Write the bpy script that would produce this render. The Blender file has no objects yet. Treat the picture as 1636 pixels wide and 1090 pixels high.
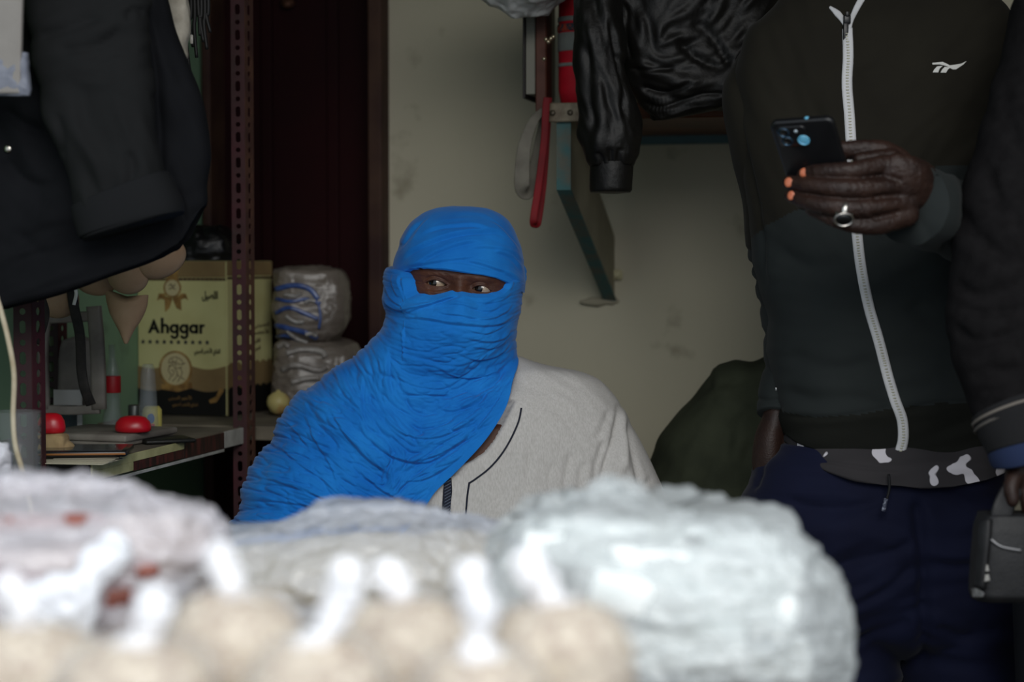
import bpy, bmesh, math, random
import numpy as np
from mathutils import Vector, Matrix, noise as mnoise
from mathutils.bvhtree import BVHTree

# ------------------------------------------------------------------ camera, world, light, exposure
F, CX, CY = 3000.0, 818.0, 545.0
PITCH = math.radians(2.4)
CAM = np.array([0.0, 0.0, 1.25])
FWD = np.array([0, math.cos(PITCH), -math.sin(PITCH)])
UPV = np.array([0, math.sin(PITCH), math.cos(PITCH)])
scene = bpy.context.scene
cam_data = bpy.data.cameras.new('camera')
cam = bpy.data.objects.new('camera', cam_data)
scene.collection.objects.link(cam)
cam.location = CAM
cam.rotation_euler = (math.pi / 2 - PITCH, 0, 0)
cam_data.sensor_width = 36
cam_data.lens = F / 1636 * 36
cam_data.clip_start = 0.05
cam_data.dof.use_dof = True
cam_data.dof.focus_distance = 2.93
cam_data.dof.aperture_fstop = 2.9
scene.camera = cam
scene.view_settings.view_transform = 'Standard'
scene.view_settings.look = 'None'
scene.view_settings.gamma = 1
scene.view_settings.exposure = 0.0
world = bpy.data.worlds.new('sky'); scene.world = world
world.use_nodes = True
bg = world.node_tree.nodes['Background']
bg.inputs[0].default_value = (0.80, 0.90, 1.0, 1)
bg.inputs[1].default_value = 1.0
def area(name, loc, target, size, power, col):
    l = bpy.data.lights.new(name, 'AREA'); l.energy = power; l.color = col
    l.shape = 'RECTANGLE'; l.size, l.size_y = size
    o = bpy.data.objects.new(name, l); scene.collection.objects.link(o)
    o.location = loc
    o.rotation_euler = (Vector(target) - Vector(loc)).to_track_quat('-Z', 'Y').to_euler()
    return o
area('shop_front_daylight', (0.5, -1.1, 3.0), (0.0, 2.5, 0.9), (2.6, 1.8), 105, (1.0, 0.98, 0.94))

# ------------------------------------------------------------------ helpers
def P(px, py, d):
    return CAM + np.array([1.0, 0, 0]) * (px - CX) / F * d + UPV * (CY - py) / F * d + FWD * d
def proj(v):
    q = v - CAM
    d = q @ FWD
    return CX + F * q[..., 0] / d, CY - F * (q @ UPV) / d
def zof(py, y=3.0):
    return 1.25 + y * math.tan(math.atan((CY - py) / F) - PITCH)
def tag(o, label=None, cat=None, group=None, kind=None):
    if label: o['label'] = label
    if cat: o['category'] = cat
    if group: o['group'] = group
    if kind: o['kind'] = kind
    return o
WL = {}
def thing(name, loc, label, cat, group=None):
    o = bpy.data.objects.new(name, None)
    o.empty_display_size = 0.05
    scene.collection.objects.link(o)
    o.location = loc
    WL[o.name] = np.array(loc, float)
    return tag(o, label, cat, group)
def mk(name, V, Fc, mat, parent=None, smooth=True, mi=None, label=None, cat=None, group=None, kind=None, recalc=True):
    V = np.asarray(V, float).reshape(-1, 3)
    if parent is not None:
        org = WL[parent.name]
    else:
        org = np.array([(V[:, 0].min() + V[:, 0].max()) / 2, (V[:, 1].min() + V[:, 1].max()) / 2, V[:, 2].min()])
    me = bpy.data.meshes.new(name)
    me.from_pydata((V - org).tolist(), [], [list(map(int, f)) for f in Fc])
    mats = mat if isinstance(mat, (list, tuple)) else [mat]
    for m in mats: me.materials.append(m)
    if mi is not None: me.polygons.foreach_set('material_index', np.asarray(mi, dtype=np.int32))
    if smooth: me.polygons.foreach_set('use_smooth', np.ones(len(me.polygons), dtype=bool))
    if recalc:
        bm = bmesh.new(); bm.from_mesh(me)
        bmesh.ops.recalc_face_normals(bm, faces=bm.faces)
        bm.to_mesh(me); bm.free()
    me.update()
    o = bpy.data.objects.new(name, me)
    scene.collection.objects.link(o)
    WL[o.name] = org
    if parent is not None: o.parent = parent
    else: o.location = org
    return tag(o, label, cat, group, kind)
def wverts(o):
    me = o.data; n = len(me.vertices)
    a = np.empty(n * 3); me.vertices.foreach_get('co', a)
    return a.reshape(-1, 3) + WL[o.name]
def setv(o, V):
    o.data.vertices.foreach_set('co', (V - WL[o.name]).ravel()); o.data.update()
def wnorms(o):
    me = o.data; n = len(me.vertices)
    a = np.empty(n * 3); me.vertices.foreach_get('normal', a)
    return a.reshape(-1, 3)
def carve(o, f, push=True):
    V = wverts(o); N = wnorms(o)
    px, py = proj(V)
    setv(o, V + N * f.sample(px, py)[:, None])
    return o
def bvh_of(o):
    V = wverts(o)
    return BVHTree.FromPolygons(V.tolist(), [tuple(p.vertices) for p in o.data.polygons])
def hit(b, px, py):
    q = P(px, py, 1.0) - CAM
    r = b.ray_cast(Vector(CAM), Vector(q).normalized())
    if r[0] is None: return None, None
    return np.array(r[0]), np.array(r[1])

# ---- numpy noise and wrinkle fields
def gblur(a, s):
    if s <= 0: return a
    r = int(3 * s) + 1
    k = np.exp(-0.5 * (np.arange(-r, r + 1) / s) ** 2); k /= k.sum()
    a = np.pad(a, r, mode='edge')
    a = np.apply_along_axis(lambda m: np.convolve(m, k, 'valid'), 0, a)
    return np.apply_along_axis(lambda m: np.convolve(m, k, 'valid'), 1, a)
def bil(a, x, y):
    h, w = a.shape
    x = np.clip(x, 0, w - 1.001); y = np.clip(y, 0, h - 1.001)
    i = x.astype(int); j = y.astype(int); fx = x - i; fy = y - j
    return (a[j, i] * (1 - fx) * (1 - fy) + a[j, i + 1] * fx * (1 - fy) + a[j + 1, i] * (1 - fx) * fy + a[j + 1, i + 1] * fx * fy)
def flow(ctrl):
    def th(X, Y):
        c = np.zeros_like(X); s = np.zeros_like(X)
        for (x, y, a) in ctrl:
            w = 1.0 / ((X - x) ** 2 + (Y - y) ** 2 + 400.0) ** 1.5
            c += w * math.cos(2 * math.radians(a)); s += w * math.sin(2 * math.radians(a))
        return 0.5 * np.arctan2(s, c)
    return th
def spl(pts, n=12):
    P_ = [np.array(p, float) for p in pts]
    if len(P_) < 3: 
        return np.array([P_[0] + (P_[-1] - P_[0]) * t for t in np.linspace(0, 1, n)])
    P_ = [2 * P_[0] - P_[1]] + P_ + [2 * P_[-1] - P_[-2]]
    out = []
    for i in range(1, len(P_) - 2):
        for t in np.linspace(0, 1, n, endpoint=False):
            a, b, c, d = P_[i - 1:i + 3]
            out.append(0.5 * (2 * b + (c - a) * t + (2 * a - 5 * b + 4 * c - d) * t * t + (3 * b - a - 3 * c + d) * t ** 3))
    out.append(P_[-2])
    return np.array(out)
class Field:
    def __init__(s, x0, y0, x1, y1, res=2.0):
        s.x0, s.y0, s.res = x0, y0, res
        w = int((x1 - x0) / res) + 1; h = int((y1 - y0) / res) + 1
        s.X, s.Y = np.meshgrid(x0 + np.arange(w) * float(res), y0 + np.arange(h) * float(res))
        s.a = np.zeros((h, w))
    def lic(s, th, size, length, amp, seed, mode='soft', mask=None):
        rng = np.random.RandomState(seed)
        n = gblur(rng.randn(*s.a.shape), size / s.res * 0.5)
        T = th(s.X, s.Y) if callable(th) else np.full(s.a.shape, math.radians(th))
        h, w = n.shape
        J, I = np.mgrid[0:h, 0:w].astype(float)
        acc = n.copy(); step = max(1.0, size / s.res * 0.5)
        k = int(length / s.res / step / 2)
        for sg in (1, -1):
            x = I.copy(); y = J.copy(); dx0 = np.cos(T) * sg; dy0 = np.sin(T) * sg
            for q in range(k):
                x = x + dx0 * step; y = y + dy0 * step
                t = T[np.clip(y.astype(int), 0, h - 1), np.clip(x.astype(int), 0, w - 1)]
                dx = np.cos(t); dy = np.sin(t)
                flip = np.where(dx * dx0 + dy * dy0 < 0, -1, 1)
                dx0, dy0 = dx * flip, dy * flip
                acc += bil(n, x, y) * (1 - q / (k + 1))
        acc -= acc.mean(); acc /= acc.std() + 1e-9
        if mode == 'groove': acc = -np.exp(-(acc / 0.35) ** 2)
        elif mode == 'ridge': acc = np.exp(-(acc / 0.45) ** 2)
        if mask is not None: acc = acc * mask(s.X, s.Y)
        s.a += amp * acc
        return s
    def fold(s, pts, w, amp, mode='groove', side=1, ends=0.15):
        L = spl(pts, 8)
        m = w * 5
        i0 = max(0, int((L[:, 0].min() - m - s.x0) / s.res)); i1 = min(s.a.shape[1], int((L[:, 0].max() + m - s.x0) / s.res) + 2)
        j0 = max(0, int((L[:, 1].min() - m - s.y0) / s.res)); j1 = min(s.a.shape[0], int((L[:, 1].max() + m - s.y0) / s.res) + 2)
        if i1 <= i0 or j1 <= j0: return s
        X = s.X[j0:j1, i0:i1]; Y = s.Y[j0:j1, i0:i1]
        best = np.full(X.shape, 1e9); sg = np.zeros(X.shape); tt = np.zeros(X.shape)
        n = len(L) - 1
        for k in range(n):
            a, b = L[k], L[k + 1]; d = b - a; l2 = d @ d + 1e-9
            t = np.clip(((X - a[0]) * d[0] + (Y - a[1]) * d[1]) / l2, 0, 1)
            ex = X - a[0] - t * d[0]; ey = Y - a[1] - t * d[1]
            dd = np.hypot(ex, ey); m_ = dd < best
            best = np.where(m_, dd, best)
            sg = np.where(m_, np.sign(d[0] * ey - d[1] * ex), sg)
            tt = np.where(m_, (k + t) / n, tt)
        env = np.clip(np.minimum(tt, 1 - tt) / max(ends, 1e-3), 0, 1)
        env = env * env * (3 - 2 * env)
        sd = best * sg * side
        if mode == 'groove': h = -np.exp(-(best / w) ** 2)
        elif mode == 'ridge': h = np.exp(-(best / w) ** 2)
        elif mode == 'step':      # raised lip on one side, falling sharply on the other
            h = np.where(sd > 0, np.exp(-sd / (w * 1.6)), np.exp(-(sd / (w * 0.22)) ** 2) - 0) - 0.35 * np.exp(-((sd + w * 0.3) / (w * 0.3)) ** 2)
        s.a[j0:j1, i0:i1] += amp * h * env
        return s
    def add(s, fn): s.a += fn(s.X, s.Y); return s
    def blur(s, px): s.a = gblur(s.a, px / s.res); return s
    def sample(s, px, py): return bil(s.a, (px - s.x0) / s.res, (py - s.y0) / s.res)
def inpoly(X, Y, poly):
    c = np.zeros(X.shape, bool); n = len(poly)
    for i in range(n):
        x1, y1 = poly[i]; x2, y2 = poly[(i + 1) % n]
        if y1 == y2: continue
        cond = ((y1 > Y) != (y2 > Y)) & (X < (x2 - x1) * (Y - y1) / (y2 - y1) + x1)
        c ^= cond
    return c
def vnoise(V, scale, seed=0, oct=3, ridge=False):
    """vectorised value noise, V (n,3)"""
    rng = np.random.RandomState(seed); tab = rng.rand(32, 32, 32) * 2 - 1
    out = np.zeros(len(V)); amp = 1.0; tot = 0
    for o in range(oct):
        q = V * scale * (2 ** o) + 17.3 * (o + 1)
        i = np.floor(q).astype(int); f = q - i; f = f * f * (3 - 2 * f); i %= 32; j = (i + 1) % 32
        r = 0
        for a in (0, 1):
            for b in (0, 1):
                for c in (0, 1):
                    ia = (j if a else i)[:, 0]; ib = (j if b else i)[:, 1]; ic = (j if c else i)[:, 2]
                    r = r + tab[ia, ib, ic] * (f[:, 0] if a else 1 - f[:, 0]) * (f[:, 1] if b else 1 - f[:, 1]) * (f[:, 2] if c else 1 - f[:, 2])
        out += amp * ((1 - 2 * np.abs(r)) if ridge else r); tot += amp; amp *= 0.5
    return out / tot
def crumple(o, amp, scale, seed=0, ridge=True, oct=3):
    V = wverts(o); N = wnorms(o)
    setv(o, V + N * (amp * vnoise(V, scale, seed, oct, ridge))[:, None]); return o

# ---- surfaces
def smooth_interp(y, ys, vs):
    """monotone cubic (pchip-like) interpolation"""
    ys = np.asarray(ys, float); vs = np.asarray(vs, float)
    if len(ys) == 1: return np.full_like(y, vs[0])
    h = np.diff(ys); dl = np.diff(vs) / h
    m = np.zeros(len(ys)); m[0] = dl[0]; m[-1] = dl[-1]
    for i in range(1, len(ys) - 1):
        m[i] = 0 if dl[i - 1] * dl[i] <= 0 else 2 * dl[i - 1] * dl[i] / (dl[i - 1] + dl[i])
    y = np.clip(y, ys[0], ys[-1]); k = np.clip(np.searchsorted(ys, y) - 1, 0, len(ys) - 2)
    t = (y - ys[k]) / h[k]
    return ((2 * t ** 3 - 3 * t ** 2 + 1) * vs[k] + (t ** 3 - 2 * t ** 2 + t) * h[k] * m[k] + (-2 * t ** 3 + 3 * t ** 2) * vs[k + 1] + (t ** 3 - t ** 2) * h[k] * m[k + 1])
class Loft:
    """solid of horizontal rings; rows: (py, xleft, xright, depth, front radius, back radius)"""
    def __init__(s, rows, e=2.0):
        s.r = np.array(rows, float); s.e = e
    def par(s, y): return [smooth_interp(y, s.r[:, 0], s.r[:, k]) for k in range(1, 6)]
    def front(s, px, py):
        xl, xr, d, rf, rb = s.par(py)
        u = np.clip((px - (xl + xr) / 2) / ((xr - xl) / 2), -1, 1)
        return d - rf * (1 - np.abs(u) ** s.e) ** (1 / s.e)
    def build(s, R=160, M=200, ytop=None, ybot=None, decay=1, caps=True, over=None, gap=0.008, rim=0.0):
        t = np.linspace(0, 1, R)[:, None]; a = np.linspace(0, 2 * math.pi, M, endpoint=False)[None, :]
        y0, y1 = s.r[0, 0], s.r[-1, 0]
        cu = np.cos(a); sw = np.sin(a)
        u = np.sign(cu) * np.abs(cu) ** (2 / s.e); w = np.sign(sw) * np.abs(sw) ** (2 / s.e)
        y = y0 + (y1 - y0) * t + 0 * a
        for it in range(4 if (ytop or ybot) else 1):
            xl, xr, d, rf, rb = s.par(y)
            px = (xl + xr) / 2 + (xr - xl) / 2 * u
            yt = ytop(px, w + 0 * px) if ytop else y0; yb = ybot(px, w + 0 * px) if ybot else y1
            if (ytop or ybot) and decay == 1: y = yt + (yb - yt) * t
            elif ytop or ybot: y = y0 + (y1 - y0) * t + (yt - y0) * (1 - t) ** decay
        if rim:
            k = np.zeros((R, 1))
        dep = d - np.where(w > 0, rf, rb) * w
        if over is not None:
            lim = over(px, y) - gap
            dep = np.where((w > -0.02) & (lim < dep), lim, dep)
        # world: ring lies in a horizontal plane through the row's height at depth d
        z = P_z(y, d)
        yy = (d * math.cos(PITCH) + ((CY - y) / F * d) * math.sin(PITCH))
        X = (px - CX) / F * d
        V = np.stack([X + 0 * a, yy + (dep - d), z + 0 * a], -1)
        Fc = grid_faces(R, M)
        V = V.reshape(-1, 3)
        if caps:
            V, Fc = add_caps(V, Fc, R, M)
        return V, Fc
def P_z(py, d):
    return 1.25 + (CY - py) / F * d * math.cos(PITCH) - d * math.sin(PITCH)
def grid_faces(R, M, wrap=True):
    i = np.arange(R - 1)[:, None]; j = np.arange(M if wrap else M - 1)[None, :]
    a = i * M + j; b = i * M + (j + 1) % M
    return np.stack([a, b, b + M, a + M], -1).reshape(-1, 4).tolist()
def add_caps(V, Fc, R, M):
    n = len(V)
    V = np.vstack([V, V[:M].mean(0), V[n - M:].mean(0)])
    for j in range(M):
        Fc.append([n, (j + 1) % M, j]); Fc.append([n + 1, n - M + j, n - M + (j + 1) % M])
    return V, Fc
def limb(path, M=40, n=8, e=2.0, caps=True, side=None, round_end=False):
    """path rows: (px, py, depth, ra, rb): tube with elliptical sections square to its path; ra across the view, rb along depth (metres)"""
    C = spl([list(P(p[0], p[1], p[2])) + [p[3], p[4]] for p in path], n)
    return tube3(C, M, e, caps, side, round_end)
def tube3(C, M=40, e=2.0, caps=True, side=None, round_end=False):
    C = np.asarray(C, float)
    if round_end:
        def endcap(c0, c1):
            d = c0[:3] - c1[:3]; d /= np.linalg.norm(d) + 1e-9; r = min(c0[3], c0[4]); out = []
            for t in (0.45, 0.75, 0.93, 0.995):
                k = math.sqrt(1 - t * t); out.append(np.r_[c0[:3] + d * r * t, c0[3] * k, c0[4] * k])
            return out
        C = np.array(endcap(C[0], C[1])[::-1] + list(C) + endcap(C[-1], C[-2]))
    c = C[:, :3]; T = np.gradient(c, axis=0); T /= np.linalg.norm(T, axis=1)[:, None] + 1e-12
    dv = np.array([0, 1.0, 0]) if side is None else np.asarray(side, float)
    A = np.cross(T, dv); A /= np.linalg.norm(A, axis=1)[:, None] + 1e-9
    B = np.cross(A, T)
    a = np.linspace(0, 2 * math.pi, M, endpoint=False)
    cu = np.sign(np.cos(a)) * np.abs(np.cos(a)) ** (2 / e); sw = np.sign(np.sin(a)) * np.abs(np.sin(a)) ** (2 / e)
    V = c[:, None] + A[:, None] * (C[:, 3, None] * cu)[..., None] + B[:, None] * (C[:, 4, None] * sw)[..., None]
    V = V.reshape(-1, 3); Fc = grid_faces(len(C), M)
    if caps: V, Fc = add_caps(V, Fc, len(C), M)
    return V, Fc
def join(*parts):
    V = []; Fc = []; n = 0
    for v, f in parts:
        V.append(np.asarray(v, float)); Fc += [[i + n for i in q] for q in f]; n += len(v)
    return np.vstack(V), Fc
def fuse(parts, voxel, smooth=6, fac=0.5):
    V, Fc = join(*parts)
    me = bpy.data.meshes.new('t'); me.from_pydata(V.tolist(), [], Fc)
    bm = bmesh.new(); bm.from_mesh(me)
    # orient every island outwards
    bmesh.ops.recalc_face_normals(bm, faces=bm.faces); bm.to_mesh(me); bm.free()
    o = bpy.data.objects.new('t', me); scene.collection.objects.link(o)
    m = o.modifiers.new('r', 'REMESH'); m.mode = 'VOXEL'; m.voxel_size = voxel
    if smooth:
        s_ = o.modifiers.new('s', 'SMOOTH'); s_.iterations = smooth; s_.factor = fac
    dg = bpy.context.evaluated_depsgraph_get()
    r = bpy.data.meshes.new_from_object(o.evaluated_get(dg), depsgraph=dg)
    a = np.empty(len(r.vertices) * 3); r.vertices.foreach_get('co', a)
    Fo = [list(p.vertices) for p in r.polygons]
    bpy.data.objects.remove(o); bpy.data.meshes.remove(me); bpy.data.meshes.remove(r)
    return a.reshape(-1, 3), Fo
def ell(c, r, R=20, M=32):
    t = np.linspace(0.001, math.pi - 0.001, R)[:, None]; a = np.linspace(0, 2 * math.pi, M, endpoint=False)[None]
    V = np.stack([np.sin(t) * np.cos(a), np.sin(t) * np.sin(a), np.cos(t) + 0 * a], -1).reshape(-1, 3) * np.array(r) + np.array(c)
    return add_caps(V, grid_faces(R, M), R, M)
def rbox(size, bev=0.003, seg=2, c=(0, 0, 0), M4=None):
    bm = bmesh.new(); bmesh.ops.create_cube(bm, size=1)
    bmesh.ops.scale(bm, vec=size, verts=bm.verts)
    if bev > 0: bmesh.ops.bevel(bm, geom=bm.edges[:], offset=bev, segments=seg, affect='EDGES', profile=0.5)
    V = np.array([v.co[:] for v in bm.verts]) + np.array(c); 
    bm.verts.index_update(); Fc = [[v.index for v in f.verts] for f in bm.faces]; bm.free()
    if M4 is not None: V = xf(V, M4)
    return V, Fc
def xf(V, M4):
    M4 = np.array(M4); return V @ M4[:3, :3].T + M4[:3, 3]
def frame(o, x, y, z):
    M4 = np.eye(4); M4[:3, 0] = x; M4[:3, 1] = y; M4[:3, 2] = z; M4[:3, 3] = o; return M4
def unit(v): v = np.asarray(v, float); return v / np.linalg.norm(v)
def ribbon(pts3, nrm, w, th=0.0015, lift=0.0):
    """closed thin strip through 3D points with normals; w scalar or list of widths"""
    pts3 = np.asarray(pts3); nrm = np.asarray(nrm); n = len(pts3)
    T = np.gradient(pts3, axis=0); T /= np.linalg.norm(T, axis=1)[:, None] + 1e-12
    N = nrm - (nrm * T).sum(1)[:, None] * T; N /= np.linalg.norm(N, axis=1)[:, None] + 1e-12
    S = np.cross(T, N); w = np.broadcast_to(np.asarray(w, float), (n,))[:, None] / 2
    base = pts3 + N * lift
    V = np.stack([base - S * w - N * th, base - S * w + N * th * 0.5, base - S * w * 0.6 + N * th, base + S * w * 0.6 + N * th, base + S * w + N * th * 0.5, base + S * w - N * th], 1).reshape(-1, 3)
    return add_caps(V, grid_faces(n, 6), n, 6)
def strip_on(b, pts, w, th=0.0012, lift=0.0005, n=10, gs=2):
    L = spl(pts, n); H = []; N = []
    for p in L:
        h, nn = hit(b, p[0], p[1])
        if h is None: continue
        if nn @ FWD > 0: nn = -nn
        H.append(h); N.append(nn)
    H = np.array(H); N = np.array(N)
    for _ in range(gs):
        H[1:-1] = (H[:-2] + 2 * H[1:-1] + H[2:]) / 4; N[1:-1] = (N[:-2] + 2 * N[1:-1] + N[2:]) / 4
    if not np.isscalar(w): w = np.interp(np.linspace(0, 1, len(H)), np.linspace(0, 1, len(w)), w)
    return ribbon(H, N, w, th, lift)
def lathe(prof, M=32, c=(0, 0, 0), M4=None):
    """prof: list of (r, z)"""
    a = np.linspace(0, 2 * math.pi, M, endpoint=False)
    V = np.array([[r * np.cos(a), r * np.sin(a), z + 0 * a] for r, z in prof]).transpose(0, 2, 1).reshape(-1, 3) + np.array(c)
    V, Fc = add_caps(V, grid_faces(len(prof), M), len(prof), M)
    if M4 is not None: V = xf(V, M4)
    return V, Fc
def prism(poly, th, M4, holes=()):
    """flat polygon (x,y list) with real thickness, optional holes, placed by matrix (z = thickness direction)"""
    cu = bpy.data.curves.new('c', 'CURVE'); cu.dimensions = '2D'; cu.fill_mode = 'BOTH'; cu.extrude = th / 2
    for pl in [poly] + list(holes):
        s = cu.splines.new('POLY'); s.points.add(len(pl) - 1); s.use_cyclic_u = True
        for i, p in enumerate(pl): s.points[i].co = (p[0], p[1], 0, 1)
    return curve_mesh(cu, M4)
def curve_mesh(cu, M4):
    o = bpy.data.objects.new('c', cu); scene.collection.objects.link(o)
    dg = bpy.context.evaluated_depsgraph_get(); dg.update()
    r = bpy.data.meshes.new_from_object(o.evaluated_get(dg), depsgraph=dg)
    V = np.array([v.co[:] for v in r.vertices]); Fc = [list(p.vertices) for p in r.polygons]
    bpy.data.objects.remove(o); bpy.data.curves.remove(cu) if cu.users == 0 else None
    bpy.data.meshes.remove(r)
    return xf(V, M4), Fc
def text(s, size, th, M4, bold=0.0, align='LEFT', sx=1.0):
    cu = bpy.data.curves.new('t', 'FONT'); cu.body = s; cu.size = size; cu.extrude = th / 2; cu.offset = bold; cu.align_x = align
    cu.resolution_u = 3
    V, Fc = curve_mesh(cu, np.eye(4))
    V[:, 0] *= sx
    return xf(V, M4), Fc

# ------------------------------------------------------------------ materials
def srgb(r, g, b):
    f = lambda c: (c / 255 / 12.92) if c / 255 <= 0.04045 else ((c / 255 + 0.055) / 1.055) ** 2.4
    return (f(r), f(g), f(b), 1)
def mat(name, col, rough=0.7, col2=None, scale=20, detail=4, lo=0.35, hi=0.65, bump=0.0, bscale=200, weave=0, spec=0.3, metal=0, sheen=0, coat=0, trans=0, sss=0, stretch=None, emit=None):
    m = bpy.data.materials.new(name); m.use_nodes = True; nt = m.node_tree; b = nt.nodes['Principled BSDF']
    b.inputs['Base Color'].default_value = srgb(*col)
    b.inputs['Roughness'].default_value = rough; b.inputs['Metallic'].default_value = metal
    b.inputs['Specular IOR Level'].default_value = spec
    if sheen: b.inputs['Sheen Weight'].default_value = sheen; b.inputs['Sheen Roughness'].default_value = 0.4
    if coat: b.inputs['Coat Weight'].default_value = coat; b.inputs['Coat Roughness'].default_value = 0.15
    if trans: b.inputs['Transmission Weight'].default_value = trans
    if sss: b.inputs['Subsurface Weight'].default_value = sss; b.inputs['Subsurface Radius'].default_value = (0.01, 0.004, 0.002); b.inputs['Subsurface Scale'].default_value = 0.5
    tc = nt.nodes.new('ShaderNodeTexCoord'); vec = tc.outputs['Object']
    if stretch:
        mp = nt.nodes.new('ShaderNodeMapping'); mp.inputs['Scale'].default_value = stretch
        nt.links.new(vec, mp.inputs[0]); vec = mp.outputs[0]
    if col2 is not None:
        n = nt.nodes.new('ShaderNodeTexNoise'); n.inputs['Scale'].default_value = scale; n.inputs['Detail'].default_value = detail
        nt.links.new(vec, n.inputs['Vector'])
        r = nt.nodes.new('ShaderNodeValToRGB'); r.color_ramp.elements[0].position = lo; r.color_ramp.elements[1].position = hi
        r.color_ramp.elements[0].color = srgb(*col); r.color_ramp.elements[1].color = srgb(*col2)
        nt.links.new(n.outputs['Fac'], r.inputs[0]); nt.links.new(r.outputs[0], b.inputs['Base Color'])
    h = None
    if bump:
        n2 = nt.nodes.new('ShaderNodeTexNoise'); n2.inputs['Scale'].default_value = bscale; n2.inputs['Detail'].default_value = 3
        nt.links.new(vec, n2.inputs['Vector'])
        bp = nt.nodes.new('ShaderNodeBump'); bp.inputs['Strength'].default_value = bump; bp.inputs['Distance'].default_value = 0.002
        nt.links.new(n2.outputs['Fac'], bp.inputs['Height']); h = bp
    if weave:
        w1 = nt.nodes.new('ShaderNodeTexWave'); w1.inputs['Scale'].default_value = weave; w1.bands_direction = 'X'
        w1.inputs['Distortion'].default_value = 1.5; w1.inputs['Detail Scale'].default_value = 30
        w2 = nt.nodes.new('ShaderNodeTexWave'); w2.inputs['Scale'].default_value = weave; w2.bands_direction = 'Z'
        w2.inputs['Distortion'].default_value = 1.5; w2.inputs['Detail Scale'].default_value = 30
        nt.links.new(tc.outputs['Object'], w1.inputs[0]); nt.links.new(tc.outputs['Object'], w2.inputs[0])
        ad = nt.nodes.new('ShaderNodeMath'); ad.operation = 'ADD'
        nt.links.new(w1.outputs['Fac'], ad.inputs[0]); nt.links.new(w2.outputs['Fac'], ad.inputs[1])
        bp = nt.nodes.new('ShaderNodeBump'); bp.inputs['Strength'].default_value = 0.35; bp.inputs['Distance'].default_value = 0.0006
        nt.links.new(ad.outputs[0], bp.inputs['Height'])
        if h: nt.links.new(h.outputs[0], bp.inputs['Normal'])
        h = bp
    if h: nt.links.new(h.outputs[0], b.inputs['Normal'])
    return m
def plastic(name, col, clear=0.4, rough=0.25, bump=0.4, bscale=25):
    """thin plastic film: partly see-through, with a soft sheen"""
    m = bpy.data.materials.new(name); m.use_nodes = True; nt = m.node_tree; b = nt.nodes['Principled BSDF']; out = nt.nodes['Material Output']
    b.inputs['Base Color'].default_value = srgb(*col); b.inputs['Roughness'].default_value = rough
    b.inputs['Specular IOR Level'].default_value = 0.6
    n2 = nt.nodes.new('ShaderNodeTexNoise'); n2.inputs['Scale'].default_value = bscale; n2.inputs['Detail'].default_value = 4
    tc = nt.nodes.new('ShaderNodeTexCoord'); nt.links.new(tc.outputs['Object'], n2.inputs['Vector'])
    bp = nt.nodes.new('ShaderNodeBump'); bp.inputs['Strength'].default_value = bump; bp.inputs['Distance'].default_value = 0.01
    nt.links.new(n2.outputs['Fac'], bp.inputs['Height']); nt.links.new(bp.outputs[0], b.inputs['Normal'])
    tr = nt.nodes.new('ShaderNodeBsdfTransparent'); mx = nt.nodes.new('ShaderNodeMixShader')
    mx.inputs[0].default_value = clear
    nt.links.new(b.outputs[0], mx.inputs[1]); nt.links.new(tr.outputs[0], mx.inputs[2]); nt.links.new(mx.outputs[0], out.inputs['Surface'])
    return m
M_ = {}
M_['blue'] = mat('blue_cotton', (26, 114, 192), 0.85, (18, 100, 180), 14, 3, bump=0.25, bscale=420, spec=0.12, sheen=0.12)
M_['robe'] = mat('grey_linen', (168, 165, 161), 0.9, (182, 179, 176), 500, 3, bump=0.15, bscale=900, spec=0.1, stretch=(1, 1, .25))
M_['skin'] = mat('dark_skin', (80, 47, 31), 0.55, (62, 35, 23), 30, 3, bump=0.3, bscale=500, spec=0.3, sss=0.05)
M_['skin2'] = mat('deep_skin', (44, 28, 22), 0.52, (33, 20, 16), 30, 3, bump=0.35, bscale=400, spec=0.3, sss=0.05)
M_['eyewhite'] = mat('eye_white', (150, 130, 108), 0.15, spec=0.5, coat=.6)
M_['iris'] = mat('dark_iris', (14, 8, 6), 0.12, spec=0.35, coat=.35)
M_['navy_trim'] = mat('dark_trim', (26, 30, 44), 0.8, weave=300)
M_['wall'] = None
M_['white_paint'] = mat('paint_white', (200, 200, 196), 0.6)

def mkeach(name, parts, m, parent, label=None, smooth=False):
    for v, f in parts: mk(name, v, f, m, parent, smooth=smooth, label=label)
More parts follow.
